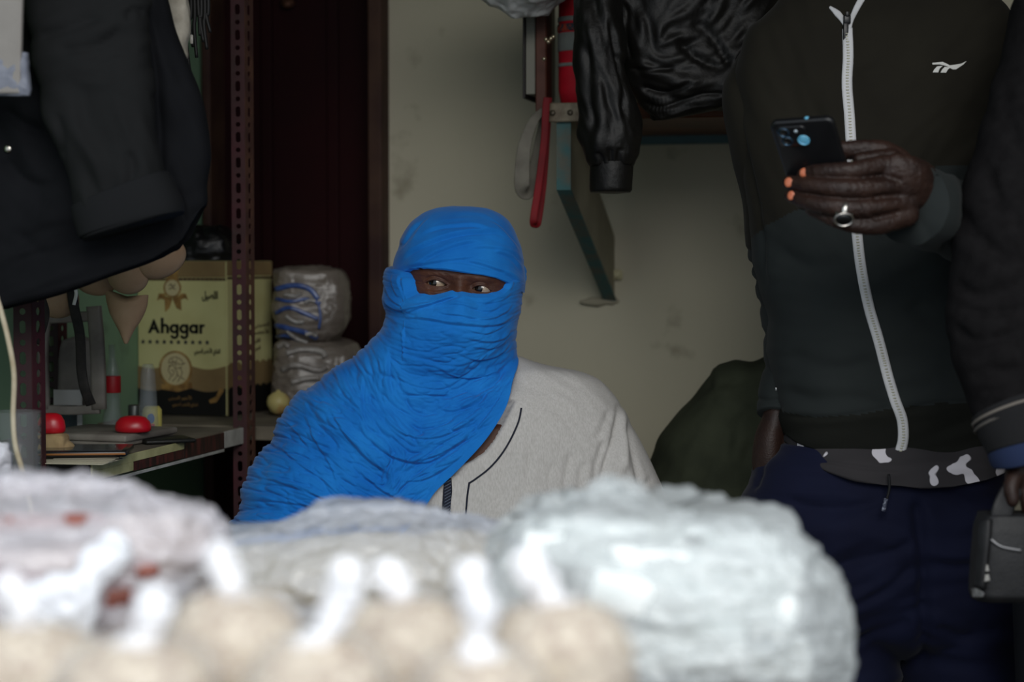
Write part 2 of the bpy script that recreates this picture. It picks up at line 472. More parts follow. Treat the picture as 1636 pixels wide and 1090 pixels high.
# ------------------------------------------------------------------ the room (turned 13 degrees to the view)
TH = math.radians(13)
ER = np.array([math.cos(TH), -math.sin(TH), 0]); NB = np.array([-math.sin(TH), -math.cos(TH), 0]); UZ = np.array([0, 0, 1.0])
def W(a, b, z): return np.array([0, 3.9, 0]) + ER * a + NB * b + UZ * z
def wa(px, b=0.0):
    k = (px - CX) / F
    return k * (3.9 - b * math.cos(TH)) / (math.cos(TH) + k * math.sin(TH)) + b * math.sin(TH) * 1.0 / (math.cos(TH) + k * math.sin(TH))
def wz(px, py, b=0.0):
    p = W(wa(px, b), b, 0); return P_z(py, p[1] / math.cos(PITCH) * 1.0)
def paint(name, col, col2, stain):
    m = mat(name, col, 0.75, col2, 1.6, 6, 0.3, 0.7, bump=0.35, bscale=40, spec=0.25)
    nt = m.node_tree; b = nt.nodes['Principled BSDF']; src = b.inputs['Base Color'].links[0].from_socket
    tc = nt.nodes['Texture Coordinate']
    n = nt.nodes.new('ShaderNodeTexNoise'); n.inputs['Scale'].default_value = 9; n.inputs['Detail'].default_value = 8
    nt.links.new(tc.outputs['Object'], n.inputs['Vector'])
    r = nt.nodes.new('ShaderNodeValToRGB'); r.color_ramp.elements[0].position = 0.63; r.color_ramp.elements[1].position = 0.74
    r.color_ramp.elements[0].color = (0, 0, 0, 1); r.color_ramp.elements[1].color = (0.55, 0.55, 0.55, 1)
    nt.links.new(n.outputs['Fac'], r.inputs[0])
    mx = nt.nodes.new('ShaderNodeMixRGB'); mx.inputs[2].default_value = srgb(*stain)
    nt.links.new(r.outputs[0], mx.inputs[0]); nt.links.new(src, mx.inputs[1]); nt.links.new(mx.outputs[0], b.inputs['Base Color'])
    return m
m_wall = paint('cream_wall', (174, 168, 148), (186, 180, 160), (112, 104, 84))
m_green = paint('green_wall', (128, 158, 128), (112, 146, 118), (84, 98, 80))
m_ceil = mat('ceiling_paint', (70, 66, 60), 0.9, (60, 57, 52), 3)
m_floor = mat('concrete_floor', (80, 76, 70), 0.85, (58, 55, 50), 4, 6, bump=0.4, bscale=30)
m_ground = mat('street_dust', (120, 110, 94), 0.95, (96, 88, 76), 3, 6, bump=0.4, bscale=30)
m_maroon = mat('maroon_paint', (34, 5, 8), 0.7, (27, 4, 7), 5, 5, bump=0.15, bscale=60, spec=.12)
m_frame = mat('rusty_frame', (70, 48, 36), 0.7, (46, 24, 22), 9, 6, bump=0.4, bscale=90)
AC = wa(334)           # corner of the room
aL, aR = wa(345), wa(607)
Mw = lambda b: frame(W(0, b, 0), ER, UZ, -NB)
V, Fc = prism([(AC - .1, 0), (2.0, 0), (2.0, 2.3), (AC - .1, 2.3)], 0.12, Mw(-0.06), [[(aL, 0.004), (aR, 0.004), (aR, 2.1), (aL, 2.1)]])
mk('wall_back', V, Fc, m_wall, smooth=False, kind='structure')
LB = 2.15
V, Fc = rbox((0.12, LB + .2, 2.3), 0, c=(0, 0, 1.15)); V = xf(V, frame(W(AC - .06, LB / 2 - .1, 0), ER, -NB, UZ))
mk('wall_left', V, Fc, m_green, smooth=False, kind='structure')
V, Fc = rbox((0.12, LB + .2, 2.3), 0, c=(0, 0, 1.15)); V = xf(V, frame(W(2.06, LB / 2 - .1, 0), ER, -NB, UZ))
mk('wall_right', V, Fc, m_wall, smooth=False, kind='structure')
V, Fc = rbox((2.9, LB + .35, 0.1), 0); V = xf(V, frame(W(0.65, LB / 2 - .05, 2.35), ER, -NB, UZ))
mk('ceiling', V, Fc, m_ceil, smooth=False, kind='structure')
V, Fc = rbox((9, 9, 0.1), 0, c=(0, 1.5, -0.05)); mk('floor', V, Fc, m_floor, smooth=False, kind='structure')
# door
V, Fc = rbox((aR - aL - .002, 0.045, 2.09), 0.003, c=((aL + aR) / 2, 0, 1.03))
ds = []
for z0, z1 in ((0.15, 0.95), (1.08, 1.95)):
    w = (aR - aL) / 2 - .05
    for (sx, sz, cx_, cz) in ((w * 2 - .12, .025, 0, z0), (w * 2 - .12, .025, 0, z1), (.025, z1 - z0, -w + .06, (z0 + z1) / 2), (.025, z1 - z0, w - .06, (z0 + z1) / 2)):
        ds.append(rbox((sx, .012, sz), .003, c=((aL + aR) / 2 + cx_, -.026, cz)))
Md = frame(W(0, -0.05, 0), ER, -NB, UZ)
door = mk('door_1', *[(xf(v, Md), f) for v, f in [join((V, Fc), *ds)]][0], m_maroon, smooth=False, kind='structure')
WL[door.name] = np.array(door.location)
hk = lathe([(0, 0), (.009, 0), (.011, .01), (.013, .03), (0, .034)], 16, M4=frame(W(wa(461), -0.028, wz(461, 6)), ER, UZ, NB))
mk('door_knob', *hk, mat('dull_brass', (90, 60, 46), .6, metal=.5), parent=door)
fr = []
for a_ in (aL + .002, aR + .006): fr.append(rbox((.020 if a_ < aR else .030, .15, 2.12), .004, c=(a_, 0.02, 1.06)))
fr.append(rbox((aR - aL + .09, .15, .05), .004, c=((aL + aR) / 2, .02, 2.125)))
V, Fc = join(*fr); mk('trim_1', xf(V, frame(W(0, 0.0, 0), ER, -NB, UZ)), Fc, m_frame, smooth=False, kind='structure')
# dabs of old plaster and a little metal plate on the wall
def on_wall(px, py, b): 
    return W(wa(px, b), b, wz(px, py, b))

# ------------------------------------------------------------------ table at the shop front
m_table = mat('worn_board', (110, 92, 70), 0.8, (80, 66, 50), 6, 6, bump=.3, bscale=60)
TZ = 0.86
tb = thing('display_table', (0.0, 1.6, 0), 'long wooden display table under the pile of plastic bags in front', 'table')
V, Fc = rbox((1.12, 1.15, .04), .004, c=(-.29, 1.6, TZ - .02)); mk('tabletop', V, Fc, m_table, tb, smooth=False)
for sx in (-.78, .20):
    for sy in (1.1, 2.1):
        V, Fc = rbox((.06, .06, TZ - .04), .003, c=(sx, sy, (TZ - .04) / 2)); mk('leg', V, Fc, m_table, tb, smooth=False)

# ------------------------------------------------------------------ seated man in the blue turban
HD = 3.02
man = thing('person', (-0.08, 3.03, 0), 'seated person with a blue turban and veil leaving only the eyes bare, looking aside', 'person')
robe = Loft([(548, 690, 790, 3.05, .06, .06), (562, 668, 812, 3.05, .068, .07), (573, 640, 838, 3.05, .078, .08), (583, 590, 874, 3.05, .09, .09),
             (592, 560, 925, 3.05, .10, .1), (606, 530, 957, 3.05, .112, .11), (635, 490, 985, 3.05, .13, .12), (665, 462, 1001, 3.05, .14, .13), (700, 442, 1021, 3.05, .148, .13),
             (745, 424, 1044, 3.05, .153, .135), (790, 408, 1063, 3.05, .158, .14), (830, 396, 1076, 3.05, .162, .14), (900, 385, 1090, 3.05, .17, .15), (1000, 400, 1080, 3.05, .18, .17), (1180, 470, 1000, 3.05, .19, .18)], 2.35)
V, Fc = robe.build(R=300, M=420)
low = []
for sx in (-.12, .13):
    hip = (-.08 + sx, 3.02, .55); knee = (-.08 + sx * 1.5, 2.62, .56); foot = (-.08 + sx * 1.3, 2.66, .1)
    low.append(tube3(spl([hip + (.11, .1), ((hip[0] + knee[0]) / 2, 2.82, .57, .11, .1), knee + (.085, .085)], 6), 24, side=(0, 0, 1), round_end=True))
    low.append(tube3(spl([knee + (.085, .085), ((foot[0] + knee[0]) / 2, 2.63, .33, .085, .1), foot + (.09, .12)], 6), 24, side=(0, 1, 0), round_end=True))
low.append(ell((-.08, 3.0, .55), (.25, .2, .13)))
Vr, Fr = fuse(low, .01, 10)
fR = Field(360, 540, 1110, 900, 1.5)
# folds of the robe: sleeve seam, creases at the arm, fine vertical drape
fR.lic(flow([(860, 780, 92), (930, 780, 85), (900, 620, 10), (1000, 760, 70), (800, 760, 80), (950, 660, 30), (1040, 780, 60)]), 16, 160, .0016, 3)
fR.lic(flow([(860, 780, 92), (930, 780, 85), (900, 620, 30), (1000, 760, 72), (800, 760, 80), (950, 660, 60), (1040, 780, 60)]), 5, 60, .0004, 4)
for pts, w, am in (([(990, 640), (985, 680), (975, 720), (960, 775), (955, 840)], 5, .007), ([(1000, 668), (1012, 720), (1025, 780), (1035, 840)], 6, .006),
                   ([(968, 700), (955, 740), (948, 790)], 6, .005), ([(915, 720), (905, 760), (903, 820)], 5, .004), ([(885, 735), (878, 770), (880, 820)], 4, .003),
                   ([(935, 735), (928, 770), (925, 820)], 5, .004), ([(988, 648), (998, 700), (996, 760)], 7, -.006), ([(1045, 760), (1020, 790), (1000, 800)], 6, .004),
                   ([(855, 700), (845, 740), (842, 790)], 6, .0025), ([(815, 720), (805, 760), (800, 810)], 5, .002), ([(975, 650), (960, 690), (950, 700)], 6, .003)):
    fR.fold(pts, w, am)
fR.fold([(838, 652), (880, 661), (930, 674), (985, 698)], 1.6, .0016, 'step', 1, .03)
fR.add(lambda X, Y: -.022 * np.exp(-((X - 800) / 20) ** 2 - ((Y - 600) / 26) ** 2))
neckhole = [(738, 742), (752, 727), (776, 702), (800, 668), (812, 640), (700, 620), (690, 700), (710, 750), (717, 764), (709, 790), (706, 830), (721, 835), (724, 800), (727, 768), (721, 752)]
neckhole = [(742, 741), (757, 735), (774, 722), (790, 702), (806, 672), (822, 640), (700, 620), (690, 700), (708, 748), (713, 762), (721, 762), (722, 752), (730, 744)]
mask = inpoly(fR.X, fR.Y, neckhole).astype(float)
fR.a = fR.a - .014 * gblur(mask, .7)
body_robe = mk('robe', *join((V, Fc), (Vr, Fr)), M_['robe'], man)
carve(body_robe, fR)
bR = bvh_of(body_robe)
# dark piping, shoulder seam, striped placket
tr = [strip_on(bR, [(833, 652), (829, 672), (820, 694), (808, 716), (795, 734), (780, 750), (762, 764), (750, 772)], .0028, .0012), strip_on(bR, [(750, 771), (747, 790), (745, 812), (743, 845)], .0028, .0012)]
mk('collar_piping', *join(*tr), M_['navy_trim'], man, label='thin dark piping round the robe collar')
m_strip = mat('striped_trim', (30, 36, 52), .7, (70, 78, 92), 1, stretch=(1, 1, 1)); 
mk('placket', *strip_on(bR, [(716, 764), (715, 785), (713, 810), (712, 838)], [.010, .014, .013, .012], .0015, .001), M_['navy_trim'], man, label='dark striped placket at the robe front')
st = []
for k in range(14):
    y = 768 + k * 5
    st.append(strip_on(bR, [(710, y + 5), (714, y + 2.5), (720, y - 1)], .0012, .0012, .003, 4, 0))
mk('placket_stripe', *join(*st), mat('stripe_grey', (84, 92, 108), .8), man)
# head and hidden body
head = Loft([(342, 712, 760, 3.03, .03, .03), (358, 682, 792, 3.03, .07, .08), (380, 662, 812, 3.03, .086, .105), (405, 652, 822, 3.03, .096, .115), (430, 646, 826, 3.03, .1, .115), (455, 644, 828, 3.03, .1, .112),
             (485, 648, 824, 3.03, .1, .1), (515, 660, 812, 3.03, .097, .09), (540, 676, 796, 3.03, .088, .075), (560, 690, 786, 3.035, .058, .065), (600, 690, 788, 3.04, .056, .06), (625, 680, 800, 3.05, .06, .06)], 2.5)
Vh, Fh = head.build(R=360, M=560)
fF = Field(630, 390, 850, 560, .5)
G = lambda cx_, cy_, sx, sy, am, rot=0: fF.add(lambda X, Y: am * np.exp(-0.5 * ((((X - cx_) * math.cos(rot) + (Y - cy_) * math.sin(rot)) / sx) ** 2 + ((-(X - cx_) * math.sin(rot) + (Y - cy_) * math.cos(rot)) / sy) ** 2)))
fF.add(lambda X, Y: .014 * np.exp(-((X - 735) / 9.5) ** 2) * np.clip((Y - 436) / 40, 0, 1.4) * np.clip((520 - Y) / 20, 0, 1))
G(695, 437, 20, 5, .0035, .05); G(768, 444, 20, 5, .0035, .15); G(735, 441, 10, 6, .002)
G(700, 452, 15, 8, -.006, .1); G(766, 460, 15, 8, -.006, .1); G(717, 455, 5, 7, -.004); G(752, 458, 5, 7, -.004)
G(697, 450, 14, 6.5, .0050, .08); G(769, 458, 13, 6.5, .0050, .15)
G(695, 467, 14, 3.5, .0028, .05); G(768, 471, 13, 3, .0028, .1)
for pts, w, am in (([(676, 451), (682, 444.5), (690, 441.5), (700, 442.5), (710, 447), (717, 454)], 1.1, .0016), ([(752, 457), (757, 452.5), (765, 450.5), (775, 452.5), (786, 460)], 1.1, .0016),
                   ([(683, 460), (690, 463.5), (700, 464), (711, 461), (719, 456.5)], 1.2, .0011), ([(752, 466), (760, 471), (768, 472), (776, 469)], 1.1, .0010),
                   ([(684, 467), (692, 470), (702, 470), (712, 467)], 1.0, .0006), ([(656, 447), (666, 449), (677, 451)], .9, .0007), ([(657, 454), (667, 454), (676, 453)], .9, .0006), ([(758, 470), (765, 474), (772, 474)], .9, .0005),
                   ([(790, 464), (798, 466), (806, 466)], .9, .0006), ([(791, 468), (799, 471), (806, 472)], .9, .0005), ([(727, 440), (729, 446), (728, 450)], 1.2, .0005)):
    fF.fold(pts, w, am)
eyeA = [(679.5, 452.5), (684, 450.0), (690, 448.4), (697, 448.2), (704, 450.4), (709, 453), (713, 456), (706, 457), (698, 456.6), (688, 455.4)]
eyeB = [(756, 461), (760, 458.6), (765, 457.2), (771, 457.8), (777, 460.4), (782, 463.3), (786, 466), (778, 466.4), (770, 466), (762, 464.3)]
for e_ in (eyeA, eyeB):
    mm = inpoly(fF.X, fF.Y, e_).astype(float)
    g = gblur(mm, 1.2); fF.a += .0010 * np.exp(-((g - .35) / .2) ** 2)      # lid rims
    fF.a -= .011 * gblur(mm, .55)
    up = spl(e_[:6], 6); fF.fold([tuple(p) for p in (up + [0, -1.6])], .9, -.0009)
fF.lic(20, 2.5, 8, .00022, 8)
skin = mk('body', *join((Vh, Fh), Loft([(600, 700, 780, 3.05, .05, .05), (640, 540, 930, 3.05, .09, .1), (700, 500, 960, 3.05, .1, .105), (850, 460, 1000, 3.05, .11, .11), (1150, 520, 950, 3.05, .13, .12)], 2.35).build(120, 160, over=lambda px, y: robe.front(px, y) + .1 * (1 - np.clip((y - 640) / 30, 0, 1) * np.clip((840 - px) / 20, 0, 1) * np.clip((px - 640) / 20, 0, 1)), gap=-.0085)), M_['skin'], man)
carve(skin, fF) if False else None
V_ = wverts(skin); N_ = wnorms(skin); px_, py_ = proj(V_)
nh = len(Vh); h_ = np.zeros(len(V_)); ins = (px_ > 631) & (px_ < 849) & (py_ > 391) & (py_ < 559) & (np.arange(len(V_)) < nh) & (V_[:, 1] < 3.03)
h_[ins] = fF.sample(px_[ins], py_[ins]); setv(skin, V_ + N_ * h_[:, None])
# eyes
def eyeball(px, py, gx, gy, parent, surf):
    r = .0150; c = P(px, py, surf + r + .0004)
    R, M = 40, 48
    V, Fc = ell((0, 0, 0), (r, r, r), R, M)
    g = unit([gx, -1, gy]); 
    x = unit(np.cross(UZ, g)); y = np.cross(g, x)
    V = xf(V, frame(c, x, y, g))
    fc = np.array([np.mean(V[list(f)], 0) for f in Fc]); ang = np.degrees(np.arccos(np.clip(((fc - c) / r) @ g, -1, 1)))
    mi = np.where(ang < 27, 1, 0)
    mk('eye', V, Fc, [M_['eyewhite'], M_['iris']], parent, mi=mi, label='dark eye glancing sideways')
eyeball(698, 452.5, -.50, .02, man, head.front(np.array(698.), np.array(452.)).item() + .0005)
eyeball(770, 461.5, -.42, .02, man, head.front(np.array(770.), np.array(461.)).item() + .0005)
# turban
def curve_y(pts, back):
    xs = [p[0] for p in pts]; ys = [p[1] for p in pts]
    def f(px, w):
        y = np.interp(px, xs, ys)
        k = np.clip(-w * 3, 0, 1)
        return y * (1 - k) + back * k
    return f
turb = Loft([(329.5, 722, 752, 3.04, .012, .012), (333, 698, 778, 3.04, .036, .04), (342, 675, 800, 3.04, .065, .07), (358, 657, 816, 3.04, .09, .1), (380, 644, 827, 3.04, .108, .12),
             (405, 634, 833, 3.04, .119, .13), (430, 628, 838, 3.04, .124, .135), (450, 624, 840, 3.035, .122, .13), (470, 622, 839, 3.03, .118, .125), (480, 622, 838, 3.03, .116, .12)], 2.1)
rim = curve_y([(600, 441), (626, 441), (645, 436), (659, 429), (683, 427), (718, 429), (752, 435), (775, 438), (796, 443), (812, 450), (823, 457), (837, 468), (850, 470)], 460)
V, Fc = turb.build(R=300, M=640, ybot=rim)
fT = Field(600, 320, 860, 500, .8)
fT.lic(flow([(740, 345, -5), (660, 370, -55), (800, 360, 45), (700, 400, -22), (800, 410, 15), (660, 420, -30), (740, 425, 3), (830, 440, 45)]), 14, 110, .0009, 11)
fT.lic(flow([(740, 345, -5), (660, 370, -55), (800, 360, 45), (700, 400, -22), (800, 410, 15), (660, 420, -30), (740, 425, 3), (830, 440, 45)]), 4, 60, .0003, 12)
for pts, w, am, sd in (([(652, 434), (664, 427), (688, 410), (718, 396), (750, 388), (775, 386)], 7, .0045, 1), ([(640, 418), (661, 402), (695, 386), (729, 376), (782, 370), (815, 380)], 8, .006, 1),
                       ([(645, 435), (658, 426), (690, 420), (718, 416), (745, 413), (770, 410)], 6, .004, 1), ([(734, 415), (760, 420), (786, 428), (812, 438), (838, 454)], 6, .0045, 1),
                       ([(672, 376), (695, 368), (718, 364), (759, 363), (790, 372)], 6, .0035, 1), ([(786, 402), (803, 406), (820, 416), (838, 440)], 6, .004, 1), ([(640, 395), (649, 386), (660, 368), (676, 352)], 6, .004, 1),
                       ([(740, 398), (780, 396), (815, 404), (836, 424)], 6, .003, 1), ([(778, 352), (800, 366), (818, 386), (830, 408)], 6, .003, -1), ([(690, 345), (670, 365), (655, 392)], 5, .002, 1),
                       ([(800, 436), (818, 444), (834, 458)], 4, .003, 1), ([(690, 424), (730, 421), (770, 428), (800, 437)], 3, .0015, 1)):
    fT.fold(pts, w, am, 'step', -sd, .25); fT.fold(pts, 1.2, am * .5, 'groove', 1, .25)
fT.blur(.9)
turban = mk('turban', V, Fc, M_['blue'], man); carve(turban, fT)
# veil and shawl in one cloth
veil = Loft([(425, 620, 823, 3.03, .104, .11), (440, 618, 828, 3.03, .112, .12), (450, 616, 832, 3.03, .119, .125), (470, 614, 837, 3.025, .123, .125), (500, 616, 836, 3.02, .126, .122), (520, 613, 834.5, 3.015, .126, .12), (540, 598, 833, 3.015, .124, .12),
             (557, 580, 831, 3.02, .126, .12), (580, 547, 829, 3.03, .13, .12), (600, 520, 821, 3.04, .135, .125), (619, 492, 817, 3.045, .142, .13), (641, 462, 813, 3.05, .15, .135), (667, 441, 800, 3.05, .158, .14),
             (694, 428, 783, 3.05, .162, .145), (724, 415, 757, 3.05, .165, .15), (740, 407, 741, 3.05, .166, .15), (768, 395, 713, 3.05, .168, .15), (790, 388, 690, 3.05, .17, .15), (815, 382, 676, 3.05, .172, .15), (856, 369, 640, 3.05, .175, .16), (905, 362, 600, 3.05, .178, .16)], 2.15)
vtop = curve_y([(600, 430), (618, 434), (638, 433), (646, 436), (650, 447), (652.5, 470), (657, 477), (676, 479), (695, 477), (727, 473), (763, 475), (791, 472), (806, 468), (812, 462), (816, 453), (824, 452), (850, 462)], 428)
_ys = veil.r[:, 0].copy(); _xr = veil.r[:, 2].copy(); _k = 1.050
for _i in range(len(_ys)):
    if _ys[_i] > 600:
        _f = min(1, (_ys[_i] - 600) / 45); _t = 818 + (np.interp(420 + (_ys[_i] - 420) * _k, _ys, _xr) - 818) / _k
        veil.r[_i, 2] = _xr[_i] * (1 - _f) + _t * _f
V, Fc = veil.build(R=640, M=780, ytop=vtop, decay=6, over=lambda px, y: robe.front(np.minimum(px, 800 + np.maximum(0, y - 640)), np.maximum(y, 594)) + .0022 * np.maximum(0, 594 - y) + .3 * np.clip((robe.par(y)[0] + 25 - px) / 25, 0, 1) ** 2, gap=.013)
_n = 640 * 780; _g = V[:_n].reshape(640, 780, 3).copy(); _px, _py = proj(_g)
_w = (np.exp(-((_px - 822) / 26) ** 2 - ((_py - 592) / 26) ** 2) * 1.6).clip(0, 1)[..., None]
for _i in range(160):
    _m = _g.copy(); _m[1:-1] = (_g[:-2] + _g[2:]) / 4 + (np.roll(_g, 1, 1)[1:-1] + np.roll(_g, -1, 1)[1:-1]) / 4
    _g += _w * (_m - _g)
V[:_n] = _g.reshape(-1, 3)
flowV = flow([(735, 500, 3), (680, 500, -8), (640, 490, 30), (800, 505, -20), (735, 540, 0), (800, 560, -35), (650, 560, 18), (690, 600, 12), (575, 560, 70), (760, 600, -25), (810, 600, -55), (610, 600, 80), (560, 600, 60), (600, 680, 50), (540, 650, 35), (640, 700, 45),
              (700, 680, -15), (760, 690, -38), (700, 740, -28), (660, 790, -40), (640, 760, -60), (580, 740, 42), (500, 700, 35), (450, 680, 20), (430, 740, 8), (480, 780, 22), (420, 820, 4), (540, 810, 30), (600, 810, 25)])
fV = Field(350, 420, 860, 915, 1.1)
mk_ = lambda X, Y: .4 + .6 * np.clip((Y - 540) / 60, 0, 1)
fV.lic(flowV, 30, 150, .0035, 21)
fV.lic(flowV, 13, 90, .0024, 22, mask=mk_)
fV.lic(flowV, 8, 70, .0034, 23, 'groove', mask=mk_)
fV.lic(flowV, 5, 44, .0019, 26, 'groove', mask=mk_)
fV.lic(flowV, 3.2, 26, .0009, 24, 'groove', mask=mk_)
fV.lic(flowV, 2.6, 14, .00025, 25)
G2 = lambda cx_, cy_, sx, sy, am: fV.add(lambda X, Y: am * np.exp(-0.5 * (((X - cx_) / sx) ** 2 + ((Y - cy_) / sy) ** 2)))
G2(736, 492, 13, 17, .013); G2(735, 530, 26, 14, .004)
for pts, w, am, sd in (([(636, 504), (655, 499), (676, 490), (708, 479), (736, 473), (760, 475)], 5, .006, -1), ([(612, 470), (622, 486), (640, 497), (665, 492), (690, 484)], 5, .005, -1),
                       ([(637, 506), (665, 508), (695, 512), (729, 518), (786, 520), (815, 510), (830, 492)], 7, .005, -1), ([(681, 493), (705, 500), (729, 506), (775, 511), (809, 498), (826, 475)], 5, .0035, -1),
                       ([(700, 487), (735, 489), (780, 497), (812, 485)], 4, .0025, -1), ([(740, 482), (780, 484), (806, 478), (820, 466)], 4, .0022, -1),
                       ([(614, 445), (622, 470), (640, 487), (650, 488)], 4, .0035, -1), ([(630, 440), (632, 462), (641, 480)], 4, .003, -1), ([(643, 437), (641, 455), (647, 474)], 3.5, .0035, 1),
                       ([(735, 537), (775, 545), (805, 540), (828, 520)], 8, .004, -1), ([(720, 560), (765, 575), (800, 568), (826, 545)], 8, .004, -1), ([(690, 585), (740, 604), (790, 596), (824, 566)], 8, .0045, -1),
                       ([(740, 525), (780, 532), (822, 512)], 5, .003, -1), ([(750, 553), (790, 556), (826, 535)], 5, .003, -1),
                       ([(578, 590), (576, 630), (580, 665), (590, 700)], 5, .005, 1), ([(620, 545), (618, 600), (625, 650)], 12, .004, 1), ([(690, 640), (720, 655), (760, 640), (800, 600)], 8, .004, -1),
                       ([(560, 660), (590, 700), (630, 730), (680, 738), (730, 710), (790, 660)], 9, .006, -1), ([(600, 650), (640, 690), (690, 700), (740, 680), (800, 632)], 8, .005, -1),
                       ([(520, 640), (550, 690), (590, 735), (635, 765)], 8, .005, -1), ([(640, 740), (690, 730), (740, 705), (780, 680)], 6, .004, -1), ([(632, 770), (680, 765), (720, 742), (745, 722)], 6, .004, -1),
                       ([(636, 800), (640, 780), (670, 760), (710, 750)], 5, .004, -1), ([(480, 650), (500, 700), (530, 750), (548, 808)], 6, .004, -1), ([(560, 740), (600, 775), (640, 800), (660, 805)], 7, .005, -1),
                       ([(430, 700), (470, 735), (520, 770), (550, 800)], 6, .004, -1), ([(405, 760), (450, 772), (500, 790), (545, 806)], 6, .0045, -1), ([(392, 800), (430, 800), (480, 806), (520, 815)], 6, .004, -1),
                       ([(440, 660), (470, 690), (500, 730)], 5, .003, -1), ([(648, 700), (646, 740), (640, 790)], 6, .003, 1), ([(620, 700), (625, 745), (632, 800)], 5, .003, 1), ([(818, 600), (790, 650), (745, 705), (700, 745)], 5, .004, -1)):
    fV.fold(pts, w, am, 'step', sd, .3)
fV.blur(.9)
fV.add(lambda X, Y: -fV.a * np.exp(-((X - 826) / 16) ** 2 - ((Y - 590) / 24) ** 2))
fV.add(lambda X, Y: -fV.a * np.where(Y > 600, np.exp(-np.maximum(0, veil.par(Y.ravel())[1].reshape(Y.shape) - X) / 7), 0))
shawl = mk('veil', V, Fc, M_['blue'], man, label='blue cotton veil wrapped over nose and shoulder'); carve(shawl, fV)
for sx in (-.235, .25):
    V, Fc = tube3([(-.08 + sx * .68, 2.62, .05, .045, .04), (-.08 + sx * .72, 2.56, .045, .05, .04), (-.08 + sx * .74, 2.5, .035, .045, .03), (-.08 + sx * .74, 2.46, .03, .03, .02)], 24, side=(0, 0, 1), round_end=True)
    V[:, 2] = np.maximum(V[:, 2], 0.002)
    mk('shoe', V, Fc, mat('shoe_leather', (40, 30, 24), .5), man)
st_ = thing('stool', (-.08, 3.07, 0), 'low wooden stool under the person in the blue turban', 'stool')
V, Fc = rbox((.4, .36, .04), .008, c=(-.08, 3.07, .37)); mk('seat', V, Fc, m_table, st_)
for sx in (-.16, .16):
    for sy in (-.14, .14):
        V, Fc = rbox((.04, .04, .35), .003, c=(-.08 + sx, 3.07 + sy, .175)); mk('leg', V, Fc, m_table, st_)
# ------------------------------------------------------------------ standing person in the zipped jacket
TD = 2.92
guy = thing('person', (0.56, 2.95, 0), 'standing person in a dark track jacket with white zip, holding up a phone', 'person')
m_olive = mat('olive_fleece', (30, 28, 23), .9, (34, 32, 26), 8, bump=.1, bscale=700, spec=.12, sheen=.03)
m_slate = mat('slate_fleece', (35, 39, 39), .9, (39, 43, 43), 8, bump=.1, bscale=700, spec=.12, sheen=.03)
m_rib = mat('ribbed_hem', (26, 27, 24), .9, bump=.2, bscale=300, spec=.1)
tor = Loft([(-95, 1285, 1445, TD, .06, .07), (-50, 1270, 1490, TD, .075, .08), (-15, 1254, 1570, TD, .085, .09), (18, 1226, 1606, TD, .095, .1), (48, 1198, 1620, TD, .108, .11), (85, 1182, 1622, TD, .118, .115), (120, 1175, 1622, TD, .125, .12), (180, 1180, 1612, TD, .135, .13),
            (300, 1190, 1590, TD, .14, .13), (400, 1203, 1585, TD, .145, .13), (500, 1222, 1582, TD, .148, .13), (600, 1230, 1588, TD, .15, .13), (650, 1236, 1596, TD, .152, .135), (680, 1242, 1600, TD, .148, .135), (715, 1248, 1602, TD, .138, .13), (722, 1250, 1602, TD, .136, .128)], 2.3)
fJ = Field(1130, -110, 1700, 800, 2)
fJ.lic(flow([(1300, 150, 70), (1450, 150, -40), (1300, 350, 60), (1500, 300, -50), (1300, 500, 10), (1450, 520, -20), (1300, 620, 0), (1500, 620, -15), (1210, 300, 85), (1200, 450, 30)]), 40, 160, .0035, 31)
fJ.lic(flow([(1300, 150, 70), (1450, 150, -40), (1300, 350, 60), (1500, 300, -50), (1300, 500, 10), (1450, 520, -20), (1300, 620, 0), (1500, 620, -15)]), 14, 80, .0010, 32)
for pts, w, am in (([(1372, 10), (1352, 50), (1350, 70)], 6, .003), ([(1440, 200), (1400, 150), (1380, 100)], 18, .004), ([(1240, 405), (1300, 425), (1350, 420)], 14, .004), ([(1250, 560), (1320, 590), (1400, 580)], 16, .005),
                   ([(1245, 620), (1300, 640), (1380, 640), (1430, 660)], 12, .005), ([(1450, 480), (1500, 520), (1560, 530)], 16, .004), ([(1250, 664), (1320, 668), (1380, 660), (1425, 652)], 4, .004), ([(1442, 656), (1500, 645), (1590, 640)], 4, .004),
                   ([(1225, 600), (1232, 640), (1250, 660)], 8, .004), ([(1180, 180), (1196, 270), (1212, 360), (1226, 470)], 5, .006)):
    fJ.fold(pts, w, am)
V, Fc = tor.build(R=240, M=300, ybot=lambda px, w: np.interp(px, [1240, 1262, 1300, 1380, 1440, 1520, 1605], [688, 702, 715, 724, 726, 722, 704]))
def panel(px, py):
    edge = np.interp(px, [1150, 1190, 1215, 1275, 1340, 1420, 1500, 1560, 1640], [398, 392, 364, 335, 320, 295, 264, 266, 290])
    hem = np.interp(px, [1240, 1300, 1380, 1430, 1500, 1600], [655, 668, 662, 652, 645, 640])
    return np.where(py > hem, 2, np.where(py > edge, 1, 0))
def face_mi(V, Fc, fn):
    c = np.array([V[list(f)].mean(0) for f in Fc]); return fn(*proj(c))
jk = mk('jacket', V, Fc, [m_olive, m_slate, m_rib], guy, mi=face_mi(V, Fc, panel), label='dark olive and slate track jacket')
carve(jk, fJ); bJ = bvh_of(jk)
